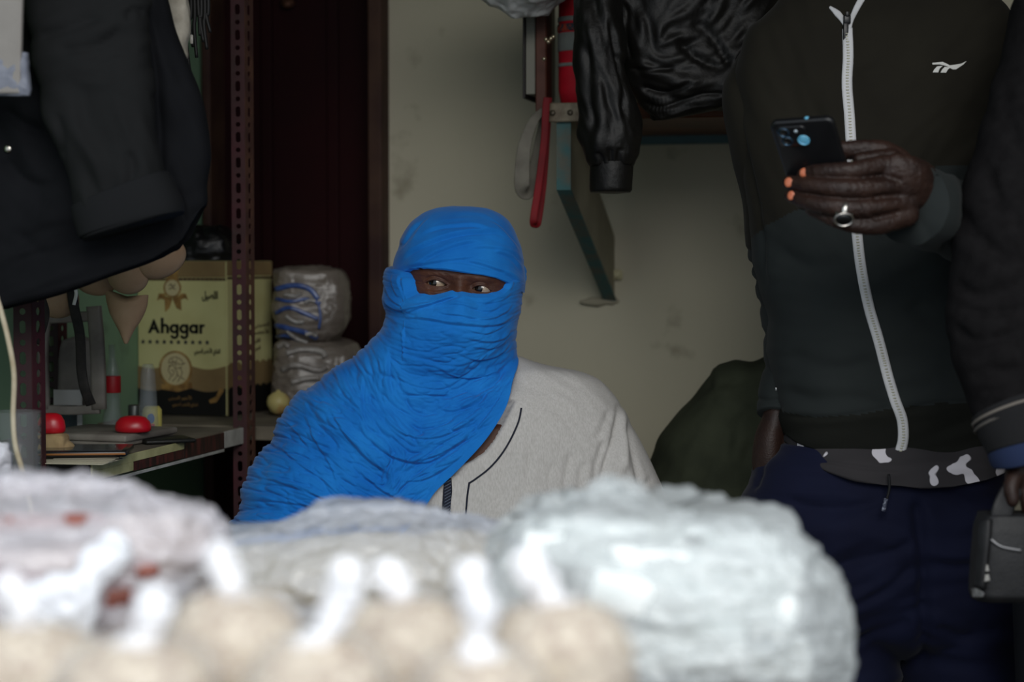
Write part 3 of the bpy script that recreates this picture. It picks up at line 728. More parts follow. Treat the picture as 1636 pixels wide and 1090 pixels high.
# sleeves
pa = [(1262, 62, TD + .01, .012, .04), (1232, 84, TD + .02, .036, .065), (1208, 125, TD + .03, .043, .072), (1200, 180, TD + .03, .042, .07), (1216, 300, TD + .04, .034, .062), (1232, 400, TD + .05, .036, .06), (1240, 470, TD + .05, .032, .056), (1252, 560, TD + .03, .030, .052), (1244, 625, TD + .01, .030, .048), (1238, 662, TD, .026, .042)]
V, Fc = limb(pa, 60, 14)
sl = mk('sleeve', V, Fc, [m_olive, m_slate], guy, mi=face_mi(V, Fc, lambda x, y: (y > 398).astype(int)))
fS = Field(1130, 0, 1300, 700, 2)
for pts, w, am in (([(1190, 420), (1210, 428), (1235, 425)], 5, .006), ([(1195, 445), (1215, 455), (1240, 455)], 5, .005), ([(1200, 480), (1220, 492), (1240, 490)], 6, .005), ([(1210, 530), (1230, 538), (1255, 535)], 6, .005), ([(1212, 580), (1230, 590), (1255, 585)], 6, .004), ([(1175, 395), (1200, 402), (1225, 400)], 3, .004), ([(1208, 636), (1230, 640), (1255, 636)], 4, .004)):
    fS.fold(pts, w, am)
fS.lic(80, 16, 80, .0015, 33); carve(sl, fS)
pb = [(1560, 90, TD, .03, .05), (1588, 140, TD - .01, .05, .07), (1606, 220, TD - .05, .06, .075), (1618, 320, TD - .10, .06, .072), (1600, 372, TD - .16, .058, .07), (1560, 366, TD - .24, .054, .064), (1520, 346, TD - .33, .055, .058), (1478, 332, TD - .41, .054, .054), (1458, 328, TD - .435, .054, .053)]
V, Fc = limb(pb, 64, 14, caps=True, side=(0, .8, .6))
sl2 = mk('sleeve', V, Fc, [m_olive, m_slate], guy, mi=face_mi(V, Fc, lambda x, y: (y > np.interp(x, [1400, 1560, 1700], [200, 262, 300])).astype(int)))
fS2 = Field(1380, 0, 1720, 520, 2)
for pts, w, am in (([(1492, 262), (1502, 300), (1498, 350), (1478, 392)], 5, .005), ([(1530, 270), (1545, 310), (1540, 370)], 8, .005), ([(1570, 280), (1560, 330), (1570, 400)], 9, .006), ([(1500, 400), (1530, 385), (1570, 405)], 6, .005), ([(1440, 400), (1470, 410), (1520, 400)], 5, .004)):
    fS2.fold(pts, w, am)
fS2.lic(flow([(1500, 320, 80), (1600, 200, 70)]), 14, 70, .0014, 34); carve(sl2, fS2)
# zip, pull, logo
m_zip = mat('zip_tape', (190, 190, 192), .6, bump=.2, bscale=500)
zp = [(1354, 46), (1355, 90), (1353, 135), (1357, 185), (1360, 235), (1364, 300), (1369, 372), (1376, 430), (1388, 490), (1404, 545), (1418, 600), (1430, 640), (1441, 670), (1443, 700), (1438, 722)]
zt = strip_on(bJ, zp, .0155, .0022, .0006, 14, 6)
col_l = strip_on(bJ, [(1326, 12), (1338, 22), (1349, 36), (1354, 50)], [.004, .010, .008, .007], .002, .0008); col_r = strip_on(bJ, [(1377, -2), (1368, 14), (1360, 32), (1356, 50)], [.010, .009, .007, .007], .002, .0008)
zipo = mk('zip', *join(zt, col_l, col_r), m_zip, guy, label='white zip down the jacket front')
tth = []
Lz = spl(zp, 40)
acc = 0
for i in range(1, len(Lz)):
    acc += np.hypot(*(Lz[i] - Lz[i - 1]))
    if acc > 4.2:
        acc = 0; h, n = hit(bJ, *Lz[i])
        if h is not None:
            if n @ FWD > 0: n = -n
            tth.append(rbox((.0042, .0016, .0018), .0004, 1, M4=frame(h + n * .0032, [1, 0, 0], unit(np.cross(UZ, [1, 0, 0])), UZ)))
mk('zip_teeth', *join(*tth), mat('zip_cream', (168, 166, 146), .5), zipo)
h, n = hit(bJ, 1352, 32)
V, Fc = join(rbox((.011, .006, .014), .002, c=(0, 0, .004)), rbox((.008, .004, .030), .0015, c=(-.002, -.002, -.016)), rbox((.005, .004, .008), .001, c=(0, -.003, .012)))
mk('zip_pull', xf(V, frame(h + [0, -.006, -.004], [1, 0, 0], [0, 1, 0], UZ)), Fc, mat('black_plastic', (14, 14, 16), .35), zipo)
def patch_on(b, poly, th=.001, lift=.0008, sub=3):
    """flat shape in view coordinates laid on a cloth surface, with thickness"""
    p = []
    for i in range(len(poly)):
        a, c = np.array(poly[i], float), np.array(poly[(i + 1) % len(poly)], float)
        for k in range(sub): p.append(a + (c - a) * k / sub)
    H = []; N = []
    for q in p:
        h, n = hit(b, *q)
        if n @ FWD > 0: n = -n
        H.append(h); N.append(n)
    H = np.array(H); nm = unit(np.mean(N, 0)); k = len(H)
    V = np.vstack([H + nm * lift, H + nm * (lift + th)])
    bm = bmesh.new(); vs = [bm.verts.new(v) for v in V]
    bm.faces.new(vs[k:]); bm.faces.new(vs[:k][::-1])
    for i in range(k): bm.faces.new([vs[i], vs[(i + 1) % k], vs[k + (i + 1) % k], vs[k + i]])
    bmesh.ops.triangulate(bm, faces=bm.faces)
    bm.verts.index_update(); o = (np.array([v.co[:] for v in bm.verts]), [[v.index for v in f.verts] for f in bm.faces]); bm.free(); return o
lg = lambda pts: [(1140 + x / 2.478, y / 2.478) for x, y in pts]
lo = [patch_on(bJ, lg([(864, 250), (905, 246), (925, 255), (958, 276), (945, 276), (918, 262), (893, 256), (866, 257)])),
      patch_on(bJ, lg([(918, 262), (940, 266), (968, 258), (1000, 243), (988, 256), (958, 276), (945, 273)])),
      patch_on(bJ, lg([(884, 264), (906, 262), (893, 274), (888, 288), (866, 288), (873, 275)])),
      patch_on(bJ, lg([(914, 266), (936, 269), (926, 277), (919, 289), (897, 289), (903, 277)]))]
mk('logo', *join(*lo), mat('logo_white', (205, 205, 200), .6), guy, smooth=False, label='small white vector logo on the chest')
# neck, arms and hands: one body
VB = [ell((0.565, 2.93, 1.85), (.078, .098, .125)), tube3([(0.56, 2.96, 1.78, .055, .06), (0.555, 2.96, 1.70, .057, .062), (0.55, 2.96, 1.6, .065, .065), (0.55, 2.95, 1.5, .08, .07)], 32, side=(0, 1, 0), round_end=True),
      ell((0.565, 2.838, 1.838), (.016, .03, .026)), ell((0.485, 2.945, 1.84), (.012, .025, .032)), ell((0.645, 2.945, 1.84), (.012, .025, .032)), ell((0.565, 2.86, 1.80), (.03, .02, .012))]
VB.append(tor_in := Loft([(0, 1290, 1450, TD, .06, .06), (60, 1240, 1530, TD, .08, .08), (200, 1225, 1560, TD, .1, .1), (500, 1260, 1550, TD, .11, .1), (740, 1255, 1580, TD, .11, .1), (850, 1290, 1560, TD, .1, .1)], 2.2).build(60, 80))
VB.append(limb([(1236, 90, TD + .02, .035, .05), (1212, 180, TD + .03, .034, .05), (1226, 320, TD + .04, .026, .045), (1238, 430, TD + .05, .024, .04), (1246, 560, TD + .03, .02, .034), (1238, 660, TD, .018, .028), (1228, 700, TD, .022, .034), (1226, 745, TD + .005, .024, .036), (1232, 780, TD + .01, .02, .03)], 32, 8, round_end=True))
VB.append(limb([(1560, 110, TD, .035, .05), (1600, 220, TD - .05, .045, .05), (1612, 320, TD - .10, .042, .05), (1596, 368, TD - .16, .04, .045), (1550, 356, TD - .25, .036, .036), (1510, 335, TD - .34, .030, .030), (1484, 322, TD - .39, .028, .026), (1462, 312, TD - .42, .032, .026)], 32, 8, side=(0, .8, .6), round_end=True))
body_low = fuse(VB, .006, 6)
hs = TD - .47       # depth of the fingers
def fing(pts, n=8): return limb([(a, b, hs + c, r, r * .95) for a, b, c, r in pts], 24, n, side=(0, .9, .4), round_end=True)
HB = [limb([(1512, 334, TD - .34, .030, .026), (1482, 320, TD - .39, .031, .025), (1462, 310, TD - .425, .036, .026), (1440, 300, hs + .02, .045, .024), (1420, 298, hs + .015, .048, .02)], 32, 8, side=(0, .9, .4), round_end=True),
      fing([(1450, 282, .025, .017), (1432, 268, .012, .015), (1412, 263, .004, .0133), (1372, 271, -.008, .0126), (1345, 274, -.008, .0124), (1312, 275, .004, .0110), (1284, 276, .032, .0098)]),
      fing([(1450, 302, .02, .018), (1430, 298, .008, .016), (1408, 299, -.004, .0142), (1370, 302, -.014, .0130), (1340, 301, -.013, .0128), (1300, 297, .004, .0114), (1261, 292, .038, .0100)]),
      fing([(1450, 322, .02, .018), (1428, 326, .008, .016), (1406, 331, -.003, .0142), (1368, 334, -.012, .0128), (1335, 331, -.010, .0124), (1298, 325, .006, .0108), (1264, 313, .038, .0094)]),
      fing([(1448, 342, .02, .018), (1425, 352, .01, .015), (1402, 360, .002, .0130), (1370, 361, -.004, .0110), (1342, 354, -.002, .0104), (1318, 345, .008, .0092), (1296, 336, .018, .0080)]),
      limb([(1455, 292, hs + .045, .021, .02), (1436, 262, hs + .045, .0195, .018), (1412, 246, hs + .044, .0175, .015), (1385, 240, hs + .044, .0150, .012), (1352, 240, hs + .046, .0130, .011), (1325, 235, hs + .047, .0095, .008)], 24, 8, side=(0, .9, .4), round_end=True),
      limb([(1425, 258, hs + .034, .018, .014), (1398, 257, hs + .032, .014, .011), (1372, 256, hs + .032, .010, .009)], 20, 6, side=(0, .9, .4), round_end=True),
      limb([(1470, 290, hs + .035, .028, .02), (1440, 280, hs + .03, .03, .02), (1425, 270, hs + .025, .02, .016)], 24, 8, side=(0, .9, .4), round_end=True)]
HV, HF = fuse(HB, .0013, 9, .5)
hand = mk('body', *join((HV, HF), body_low), M_['skin2'], guy)
fH = Field(1200, 180, 1540, 420, .8)
for x, y in ((1346, 274), (1340, 301), (1336, 334), (1345, 355)):        # creases over the knuckles
    for k in (-5, -1, 3, 7): fH.fold([(x + k, y - 8), (x + k + 1.5, y), (x + k, y + 8)], .9, .0005, 'groove', 1, .3)
for pts, w, am in (([(1395, 285), (1420, 284), (1445, 290)], 5, .0025), ([(1392, 316), (1418, 314), (1445, 315)], 5, .0025), ([(1390, 347), (1415, 343), (1440, 338)], 5, .0025)): fH.fold(pts, w, am)
fH.lic(70, 3, 10, .0002, 41); fH.lic(0, 2.4, 6, .00015, 42)
V_ = wverts(hand); N_ = wnorms(hand); px_, py_ = proj(V_); ins = np.arange(len(V_)) < len(HV)
h_ = np.where(ins, fH.sample(px_, py_), 0); setv(hand, V_ + N_ * h_[:, None])
bH = bvh_of(hand)
m_nail = mat('henna_nail', (176, 92, 56), .4, (190, 112, 82), 200, spec=.5)
for (x, y, r1, r2, tilt) in ((1282, 276, .0054, .0062, .1), (1258, 291.5, .0058, .0066, .1), (1262, 312.5, .0050, .0062, .25)):
    h, n = hit(bH, x + 2, y)
    c = h
    n = unit(np.array([-.55, -.83, .05])); sx_ = unit(np.cross(UZ, n)); sx_ = unit(sx_ + np.array([0, 0, -tilt])); sy_ = np.cross(n, sx_)
    V, Fc = ell((0, 0, 0), (r1, r2, .0017), 14, 24)
    mk('fingernail', xf(V, frame(c + n * .0006, sx_, sy_, n)), Fc, m_nail, guy, label='orange hennaed fingernail')
# silver ring
rc = P(1350, 337, hs - .0125); ax = unit(P(1300, 325, hs) - P(1368, 336, hs - .012))
dn = unit(np.array([0, -.55, -.83])); dn = unit(dn - (dn @ ax) * ax); sd_ = np.cross(ax, dn)
Mr = frame(rc, sd_, dn, ax)
m_silver = mat('silver', (190, 186, 180), .3, metal=1, bump=.2, bscale=300)
prof = [(.0128 + .0016 * math.cos(t), .0035 * math.sin(t)) for t in np.linspace(0, 2 * math.pi, 16, endpoint=False)]
a = np.linspace(0, 2 * math.pi, 48, endpoint=False)
V = np.array([[r * np.cos(a), r * np.sin(a), z + 0 * a] for r, z in prof]).transpose(0, 2, 1).reshape(-1, 3)
Fr_ = grid_faces(16, 48) + [[15 * 48 + j, 15 * 48 + (j + 1) % 48, (j + 1) % 48, j] for j in range(48)]
ring = thing('ring', tuple(rc), 'silver ring with a large black oval stone on the hand holding the phone', 'ring')
bands = [(xf(V, Mr), Fr_)]
nn = unit(-FWD * .85 + np.array([0, 0, -.5])); u_ = unit(ax - (ax @ nn) * nn); v_ = np.cross(nn, u_)
sc = P(1348, 350, hs - .026)
Mb = frame(sc, u_, v_, nn)
bz = lathe([(.006, -.006), (.0095, -.004), (.0112, 0), (.0118, .0018), (.0112, .0030), (.0098, .0030), (.0095, .0012), (.004, .0008)], 40); bz[0][:, 0] *= 1.12; bz[0][:, 1] *= .86
bands.append((xf(bz[0], Mb), bz[1]))
gal = lathe([(.012, 0), (.0105, .004), (.0085, .008), (.006, .0105)], 32); bands.append((xf(gal[0] * [1.0, .7, 1], frame(P(1349, 340, hs - .024), u_, -nn, v_ * 1.0)), gal[1]))
mk('band', *join(*bands), m_silver, ring)
V, Fc = ell((0, 0, 0), (.0106, .0082, .0035), 16, 32); mk('stone', xf(V, frame(sc + nn * .0012, u_, v_, nn)), Fc, mat('onyx', (8, 8, 9), .3, spec=.4), ring, label='black oval stone')
# phone
tl = P(1228, 197, hs - .018); tr_ = P(1330, 190, hs - .056); X_ = unit(tr_ - tl); wd = np.linalg.norm(tr_ - tl)
bl = P(1280, 312, hs + .057); Y_ = bl - tl; Y_ = unit(Y_ - (Y_ @ X_) * X_); Z_ = np.cross(X_, Y_)      # Z_ away from viewer
if Z_ @ FWD < 0: Z_ = -Z_
Mp = frame(tl + np.array([0, 0, 0]), X_, Y_, Z_)
phone = thing('phone', tuple(tl + Y_ * .08 + X_ * wd / 2), 'black smartphone held up by the person in the zipped jacket', 'phone')
def rrect(w, h, r, n=8, ox=0, oy=0):
    out = []
    for cx_, cy_, a0 in ((w - r, r, -90), (w - r, h - r, 0), (r, h - r, 90), (r, r, 180)):
        for k in range(n + 1):
            t = math.radians(a0 + 90 * k / n); out.append((ox + cx_ + r * math.cos(t), oy + cy_ + r * math.sin(t)))
    return out
lay = [(.003, 0), (.001, .0008), (0, .003), (0, .007), (.001, .0092), (.003, .010)]
V = []; 
for ins_, z in lay: V += [(x, y, z) for x, y in rrect(wd - 2 * ins_, .155 - 2 * ins_, .010, 8, ins_, ins_)]
V = np.array(V); m = len(V) // len(lay); V, Fc = add_caps(V, grid_faces(len(lay), m), len(lay), m)
m_case = mat('phone_case', (12, 13, 16), .38, spec=.5)
mk('case', xf(V, Mp), Fc, m_case, phone)
pl = []
V = np.array(sum([[(x, y, z) for x, y in rrect(.040 - 2 * i_, .034 - 2 * i_, .007, 6, .007 + i_, .007 + i_)] for i_, z in ((0, .0005), (0, -.0012), (.001, -.002))], [])); m = len(V) // 3; V, Fc = add_caps(V, grid_faces(3, m), 3, m)
cmb = mk('camera_bump', xf(V, Mp), Fc, mat('bump_black', (16, 17, 20), .3, spec=.5), phone)
m_glass = mat('lens_glass', (6, 7, 10), .05, spec=1, coat=1); m_cyan = mat('painted_blue_glint', (110, 190, 225), .15, spec=.8, coat=.6)  # the pale blue paints reflected light into the base colour
m_lring = mat('lens_ring', (60, 84, 104), .2, metal=.8)
for (x, y, r, mm, nm) in ((.017, .0155, .0068, m_glass, 'lens'), (.0185, .0300, .0068, m_glass, 'lens'), (.0405, .0300, .0072, m_cyan, 'lens')):
    V, Fc = lathe([(r + .0008, 0), (r + .0008, -.0012), (r, -.0016), (r - .0009, -.0012), (r - .0009, 0)], 36, (x, y, -.002)); lr = mk('lens_ring', xf(V, Mp), Fc, m_lring if mm is m_glass else m_cyan, cmb)
    V, Fc = lathe([(r - .0009, 0), (r - .0009, -.0006), (r * .5, -.0011), (0.0001, -.0013)], 36, (x, y, -.002)); mk('lens', xf(V, Mp), Fc, mm, cmb, label='lens with a blue reflection painted in' if mm is m_cyan else None)
V, Fc = lathe([(.0022, 0), (.0022, -.0008), (.0001, -.001)], 20, (.0335, .0145, -.002)); V2 = V.copy(); mk('flash', xf(V, Mp), Fc, mat('flash_glass', (190, 205, 215), .2), cmb)
V, Fc = lathe([(.0016, 0), (.0026, -.0002), (.0026, -.0008), (.0016, -.001)], 20); V = V[:, [0, 2, 1]] + [.050, -.0002, .005]; mk('top_edge_glint', xf(V, Mp), Fc, m_cyan, phone)  # small pale disc painting a highlight on the top edge, not an opening
V = np.array([(x, y, z) for z in (.0102, .0112) for x, y in rrect(wd - .006, .149, .008, 6, .003, .003)]); m = len(V) // 2; V, Fc = add_caps(V, grid_faces(2, m), 2, m)
mk('screen', xf(V, Mp), Fc, mat('phone_screen', (20, 26, 34), .1, spec=.6), phone)
# undershirt, trousers, shoes
ush = Loft([(640, 1256, 1596, TD, .12, .12), (690, 1250, 1604, TD, .134, .125), (715, 1250, 1610, TD, .150, .13), (735, 1248, 1610, TD, .162, .13), (762, 1248, 1614, TD, .166, .132)], 2.3)
V, Fc = ush.build(R=60, M=240, ybot=lambda px, w: np.interp(px, [1245, 1270, 1300, 1340, 1380, 1430, 1480, 1540, 1580, 1612], [697, 722, 739, 750, 757, 760, 759, 752, 742, 728]))
m_camo = mat('blotched_jersey', (52, 50, 52), .85, (196, 192, 198), 22, 1.6, .61, .62, spec=.1)
us = mk('undershirt', V, Fc, m_camo, guy, label='grey undershirt hem with white blotches')
fu = Field(1230, 600, 1640, 790, 2); fu.lic(5, 14, 60, .0015, 51); fu.fold([(1262, 712), (1310, 735), (1380, 748), (1450, 750)], 3, .003); carve(us, fu)
hip = Loft([(700, 1240, 1606, TD, .13, .125), (725, 1222, 1610, TD, .136, .135), (760, 1200, 1616, TD, .147, .15), (800, 1194, 1620, TD, .156, .155), (860, 1202, 1622, TD, .155, .155), (930, 1212, 1622, TD, .15, .15), (1000, 1230, 1610, TD, .12, .12), (1040, 1300, 1550, TD, .05, .05)], 2.3)
parts = [hip.build(90, 110)]
for (x0, x1) in ((1335, 1322), (1535, 1545)):
    c0 = P(x0, 880, TD); xk = (x1 - CX) / F * TD
    parts.append(tube3(spl([(c0[0], c0[1], c0[2], .112, .13), (xk, 2.90, .62, .104, .112), (xk, 2.90, .42, .092, .098), (xk, 2.96, .12, .075, .08), (xk, 2.97, .05, .078, .085)], 12), 48, side=(0, 1, 0)))
VT, FT = fuse(parts, .006, 8)
m_navy = mat('navy_trousers', (11, 14, 34), .85, (14, 18, 40), 10, bump=.1, bscale=600, spec=.15, sheen=.05)
trs = mk('trousers', VT, FT, m_navy, guy)
fP = Field(1170, 680, 1660, 1110, 2)
fP.lic(flow([(1280, 800, 5), (1350, 900, -20), (1450, 850, 30), (1550, 900, -10), (1400, 1000, -30), (1550, 1050, 10), (1220, 900, 80)]), 24, 140, .005, 61)
fP.lic(flow([(1280, 800, 5), (1350, 900, -20), (1450, 850, 30), (1550, 900, -10), (1400, 1000, -30), (1550, 1050, 10)]), 9, 80, .0012, 62)
for pts, w, am in (([(1290, 925), (1360, 900), (1430, 880), (1460, 860)], 7, .008), ([(1300, 985), (1360, 970), (1420, 940), (1465, 900)], 8, .009), ([(1465, 790), (1470, 850), (1478, 930), (1475, 1080)], 10, .014), ([(1250, 800), (1330, 815), (1420, 800)], 8, .006),
                   ([(1480, 895), (1530, 905), (1600, 890)], 8, .007), ([(1330, 1045), (1400, 1020), (1460, 990)], 9, .007), ([(1490, 1000), (1540, 1015), (1600, 1010)], 8, .007), ([(1415, 762), (1420, 800), (1412, 840)], 5, .003), ([(1240, 700), (1220, 740), (1205, 790)], 5, .006), ([(1500, 760), (1540, 800), (1600, 810)], 8, .005)):
    fP.fold(pts, w, am)
carve(trs, fP); bT = bvh_of(trs)
V, Fc = limb([(1420, 758, TD - .17, .002, .002), (1421, 780, TD - .175, .002, .002), (1416, 800, TD - .178, .002, .002), (1411, 816, TD - .178, .0026, .0026)], 10, 6)
mk('drawstring', V, Fc, mat('black_cord', (10, 10, 14), .7), guy)
mk('drawstring_tip', *limb([(1416, 797, TD - .18, .0028, .0028), (1411, 817, TD - .18, .0030, .0030)], 10, 6), mat('speckled_tip', (60, 64, 80), .4, (150, 154, 170), 300, 2, .5, .6), guy)
m_shoe = mat('black_shoe', (24, 24, 26), .5)
for xk in ((1322 - CX) / F * TD, (1545 - CX) / F * TD):
    V, Fc = tube3([(xk, 3.03, .05, .035, .04), (xk, 2.97, .055, .045, .05), (xk, 2.88, .04, .048, .038), (xk, 2.80, .03, .045, .028), (xk, 2.76, .025, .03, .02)], 24, side=(0, 0, 1), round_end=True)
    V[:, 2] = np.maximum(V[:, 2], .001); mk('shoe', V, Fc, m_shoe, guy)
h, n = hit(bJ, 1240, 622)
if h is not None: mk('pocket_zip_pull', *rbox((.004, .003, .006), .0008, c=tuple(h + [0, -.003, 0])), mat('steel', (150, 150, 150), .3, metal=1), guy)

# ------------------------------------------------------------------ person at the right edge
D2 = 2.5
nb_ = thing('person', (0.86, 2.72, 0), 'person cut off by the right edge, in a dark knitted sweater with striped cuffs', 'person')
m_knit = mat('charcoal_knit', (20, 19, 20), .95, (25, 24, 25), 60, bump=.5, bscale=450, spec=.06)
V, Fc = Loft([(-110, 1725, 1855, 2.64, .06, .06), (-60, 1690, 1900, 2.64, .09, .09), (0, 1650, 1950, 2.64, .11, .11), (80, 1635, 1975, 2.64, .12, .12), (400, 1655, 1970, 2.64, .12, .12), (700, 1665, 1960, 2.64, .12, .12), (780, 1665, 1960, 2.64, .12, .12)], 2.3).build(90, 160)
sw = mk('sweater', V, Fc, m_knit, nb_)
V, Fc = limb([(1680, 20, D2 + .08, .055, .07), (1672, 110, D2 + .05, .062, .075), (1645, 230, D2 + .02, .068, .075), (1616, 340, D2, .07, .075), (1602, 440, D2 - .01, .070, .075), (1598, 530, D2 - .02, .070, .072), (1606, 600, D2 - .04, .060, .064), (1622, 665, D2 - .06, .048, .052), (1630, 700, D2 - .07, .044, .048)], 64, 14)
s3 = mk('sleeve', V, Fc, m_knit, nb_)
f3 = Field(1480, 0, 1760, 760, 2)
for pts, w, am in (([(1530, 330), (1560, 380), (1620, 420)], 12, .009), ([(1520, 450), (1560, 470), (1620, 460)], 10, .008), ([(1518, 520), (1560, 545), (1630, 530)], 9, .008), ([(1545, 600), (1580, 590), (1640, 590)], 8, .006), ([(1570, 260), (1600, 330), (1640, 360)], 12, .008), ([(1600, 130), (1620, 220), (1650, 280)], 12, .006), ([(1530, 490), (1570, 500), (1640, 495)], 7, .005), ([(1560, 625), (1600, 625), (1640, 610)], 6, .004)):
    f3.fold(pts, w, am)
f3.lic(flow([(1560, 300, 70), (1560, 500, 15), (1600, 200, 60)]), 20, 90, .002, 71); carve(s3, f3)
mk('cuff', *limb([(1614, 648, D2 - .06, .052, .055), (1622, 668, D2 - .065, .053, .056), (1628, 690, D2 - .07, .050, .053), (1634, 716, D2 - .075, .045, .049)], 64, 8), mat('cuff_knit', (24, 24, 26), .95, bump=.5, bscale=450), nb_)
for k, (x, y, r, c_) in enumerate(((1617, 657, .0545, (104, 98, 92)), (1621, 667, .0550, (84, 80, 76)))):
    mk('cuff_stripe', *limb([(x, y, D2 - .062, r, r + .003), (x + 1.5, y + 4, D2 - .063, r, r + .003)], 64, 4), mat('stripe_yarn%d' % k, c_, .9), nb_, label='pale stripe on the knitted cuff')
mk('shirt_cuff', *limb([(1632, 700, D2 - .07, .046, .049), (1638, 722, D2 - .075, .047, .050), (1641, 732, D2 - .075, .045, .048)], 48, 6), mat('denim_cuff', (28, 40, 70), .9), nb_, label='blue shirt cuff')
xb = (1812 - CX) / F * 2.64
pb2 = [ell((xb, 2.64, 1.78), (.078, .098, .125)), tube3([(xb, 2.66, 1.72, .055, .06), (xb, 2.66, 1.6, .06, .06), (xb, 2.65, 1.5, .08, .08), (xb, 2.65, 1.0, .11, .09)], 24, side=(0, 1, 0), round_end=True),
       limb([(1680, 60, D2 + .08, .03, .03), (1645, 230, D2 + .02, .035, .035), (1606, 470, D2, .03, .03), (1640, 700, D2 - .07, .025, .026), (1648, 740, D2 - .075, .035, .022), (1652, 770, D2 - .075, .038, .018)], 24, 8, round_end=True),
       ell((xb, 2.54, 1.77), (.016, .03, .026)), ell((xb - .08, 2.66, 1.77), (.012, .025, .032)), ell((xb + .08, 2.66, 1.77), (.012, .025, .032))]
for k in range(4): pb2.append(limb([(1638 + 9 * k, 770, D2 - .078, .0095, .0095), (1640 + 8 * k, 800, D2 - .085, .009, .009), (1642 + 8 * k, 818, D2 - .075, .008, .008), (1644 + 8 * k, 822, D2 - .06, .0075, .0075)], 14, 5, round_end=True))
pb2.append(limb([(1630, 745, D2 - .08, .012, .012), (1616, 775, D2 - .095, .0105, .0105), (1618, 800, D2 - .1, .009, .009)], 14, 5, round_end=True))
mk('body', *fuse(pb2, .0035, 5), M_['skin2'], nb_)
legs = [Loft([(740, 1670, 1955, 2.64, .12, .12), (860, 1665, 1960, 2.65, .12, .12), (980, 1685, 1940, 2.65, .1, .1)], 2.2).build(30, 60)]
for sx in (-.075, .08): legs.append(tube3(spl([(xb + sx, 2.65, .85, .09, .1), (xb + sx, 2.65, .5, .075, .085), (xb + sx, 2.67, .06, .07, .075)], 8), 32, side=(0, 1, 0)))
mk('trousers', *fuse(legs, .009, 6), mat('black_trousers', (14, 15, 22), .85), nb_)
for sx in (-.075, .08):
    V, Fc = tube3([(xb + sx, 2.74, .05, .035, .04), (xb + sx, 2.67, .055, .045, .05), (xb + sx, 2.57, .04, .048, .038), (xb + sx, 2.48, .03, .04, .026)], 24, side=(0, 0, 1), round_end=True)
    V[:, 2] = np.maximum(V[:, 2], .001); mk('shoe', V, Fc, m_shoe, nb_)
# bag hanging at his side
bag = thing('shoulder_bag', tuple(P(1620, 960, 2.5)), 'small black shoulder bag hanging at the right edge under the knitted cuff', 'bag')
m_bag = mat('black_nylon', (20, 20, 22), .55, (28, 28, 30), 40, bump=.3, bscale=300)
def pbox(pts, d, th, bev=.004):
    """thick panel through view points at a depth"""
    poly = [((x - CX) / F * d, P_z(y, d)) for x, y in pts]
    return prism(poly, th, frame((0, d, 0), (1, 0, 0), (0, 0, 1), (0, -1, 0)))
V, Fc = Loft([(820, 1566, 1660, 2.42, .03, .03), (845, 1558, 1672, 2.42, .036, .03), (900, 1554, 1674, 2.42, .04, .035), (945, 1553, 1674, 2.42, .038, .035), (957, 1556, 1672, 2.42, .03, .03)], 4).build(60, 120)
bo = mk('bag_body', V, Fc, m_bag, bag); crumple(bo, .002, 18, 5, False)
bB = bvh_of(bo)
mk('flap', *strip_on(bB, [(1575, 832), (1572, 870), (1566, 940)], .018, .004, .002), m_bag, bag)
mk('strap', *limb([(1598, 850, 2.40, .014, .003), (1602, 815, 2.40, .014, .003), (1616, 785, 2.41, .014, .003), (1634, 765, 2.42, .014, .003), (1652, 785, 2.42, .014, .003), (1662, 815, 2.42, .014, .003), (1664, 850, 2.42, .014, .003)], 16, 8, e=3), m_bag, bag)
mk('buckle', *strip_on(bB, [(1583, 862), (1600, 874), (1632, 880)], .004, .002, .002), mat('dull_steel', (110, 110, 112), .4, metal=.8), bag)
mk('tab', *join(patch_on(bB, [(1571, 904), (1580, 902), (1582, 912), (1573, 913)], .001, .0035), patch_on(bB, [(1571, 919), (1581, 917), (1583, 927), (1573, 929)], .001, .0035)), mat('grey_tab', (150, 148, 144), .7), bag, smooth=False, label='two pale square tabs')
mk('worn_corner', *patch_on(bB, [(1556, 940), (1566, 938), (1576, 948), (1574, 953), (1558, 953)], .001, .0035), mat('scuffed_silver', (96, 96, 98), .4, (160, 160, 160), 90, metal=.5), bag, smooth=False)
# ------------------------------------------------------------------ shelving on the left
ED = 3.4
E1 = np.array([(395 - CX) / F * ED, ED, 0]); aE = (E1 - [0, 3.9, 0]) @ ER; bE = (E1 - [0, 3.9, 0]) @ NB
ZS = P_z(683, ED / math.cos(PITCH))
ZS = 1.25 - (683 - 420) / F * ED
def sh(a, b, z=0): return W(a, b, ZS + z)
def pd(px, d): return (px - CX) / F * d
def zd(py, d): return 1.25 - (py - 420) / F * d
def X3(px, py, d): return np.array([pd(px, d), d, zd(py, d)])
Msh = frame(W(0, 0, ZS), ER, -NB, UZ)
m_shelf = mat('dusty_shelf', (118, 110, 96), .85, (78, 72, 64), 9, 7, .35, .7, bump=.3, bscale=60)
m_dexion = mat('maroon_angle_iron', (64, 22, 30), .6, (48, 26, 26), 14, 6, bump=.3, bscale=80, spec=.3)
m_rust = mat('rusty_angle_iron', (84, 56, 44), .7, (60, 38, 36), 20, 6, bump=.3, bscale=120)
NL = .645
s1 = thing('shelf', tuple(sh((AC + aE) / 2, bE + NL / 2, -.04)), 'dusty grey metal shelf with taped edge, carrying the red domes and tablet', 'shelf')
def wbox(a0, a1, b0, b1, z0, z1, bev=.002): 
    V, Fc = rbox((a1 - a0, b1 - b0, z1 - z0), bev, 1, c=((a0 + a1) / 2, -(b0 + b1) / 2, (z0 + z1) / 2)); return xf(V, Msh), Fc
mk('shelf_board', *join(wbox(AC + .005, aE, bE + .02, bE + NL, -.028, 0)), m_shelf, s1, smooth=False)
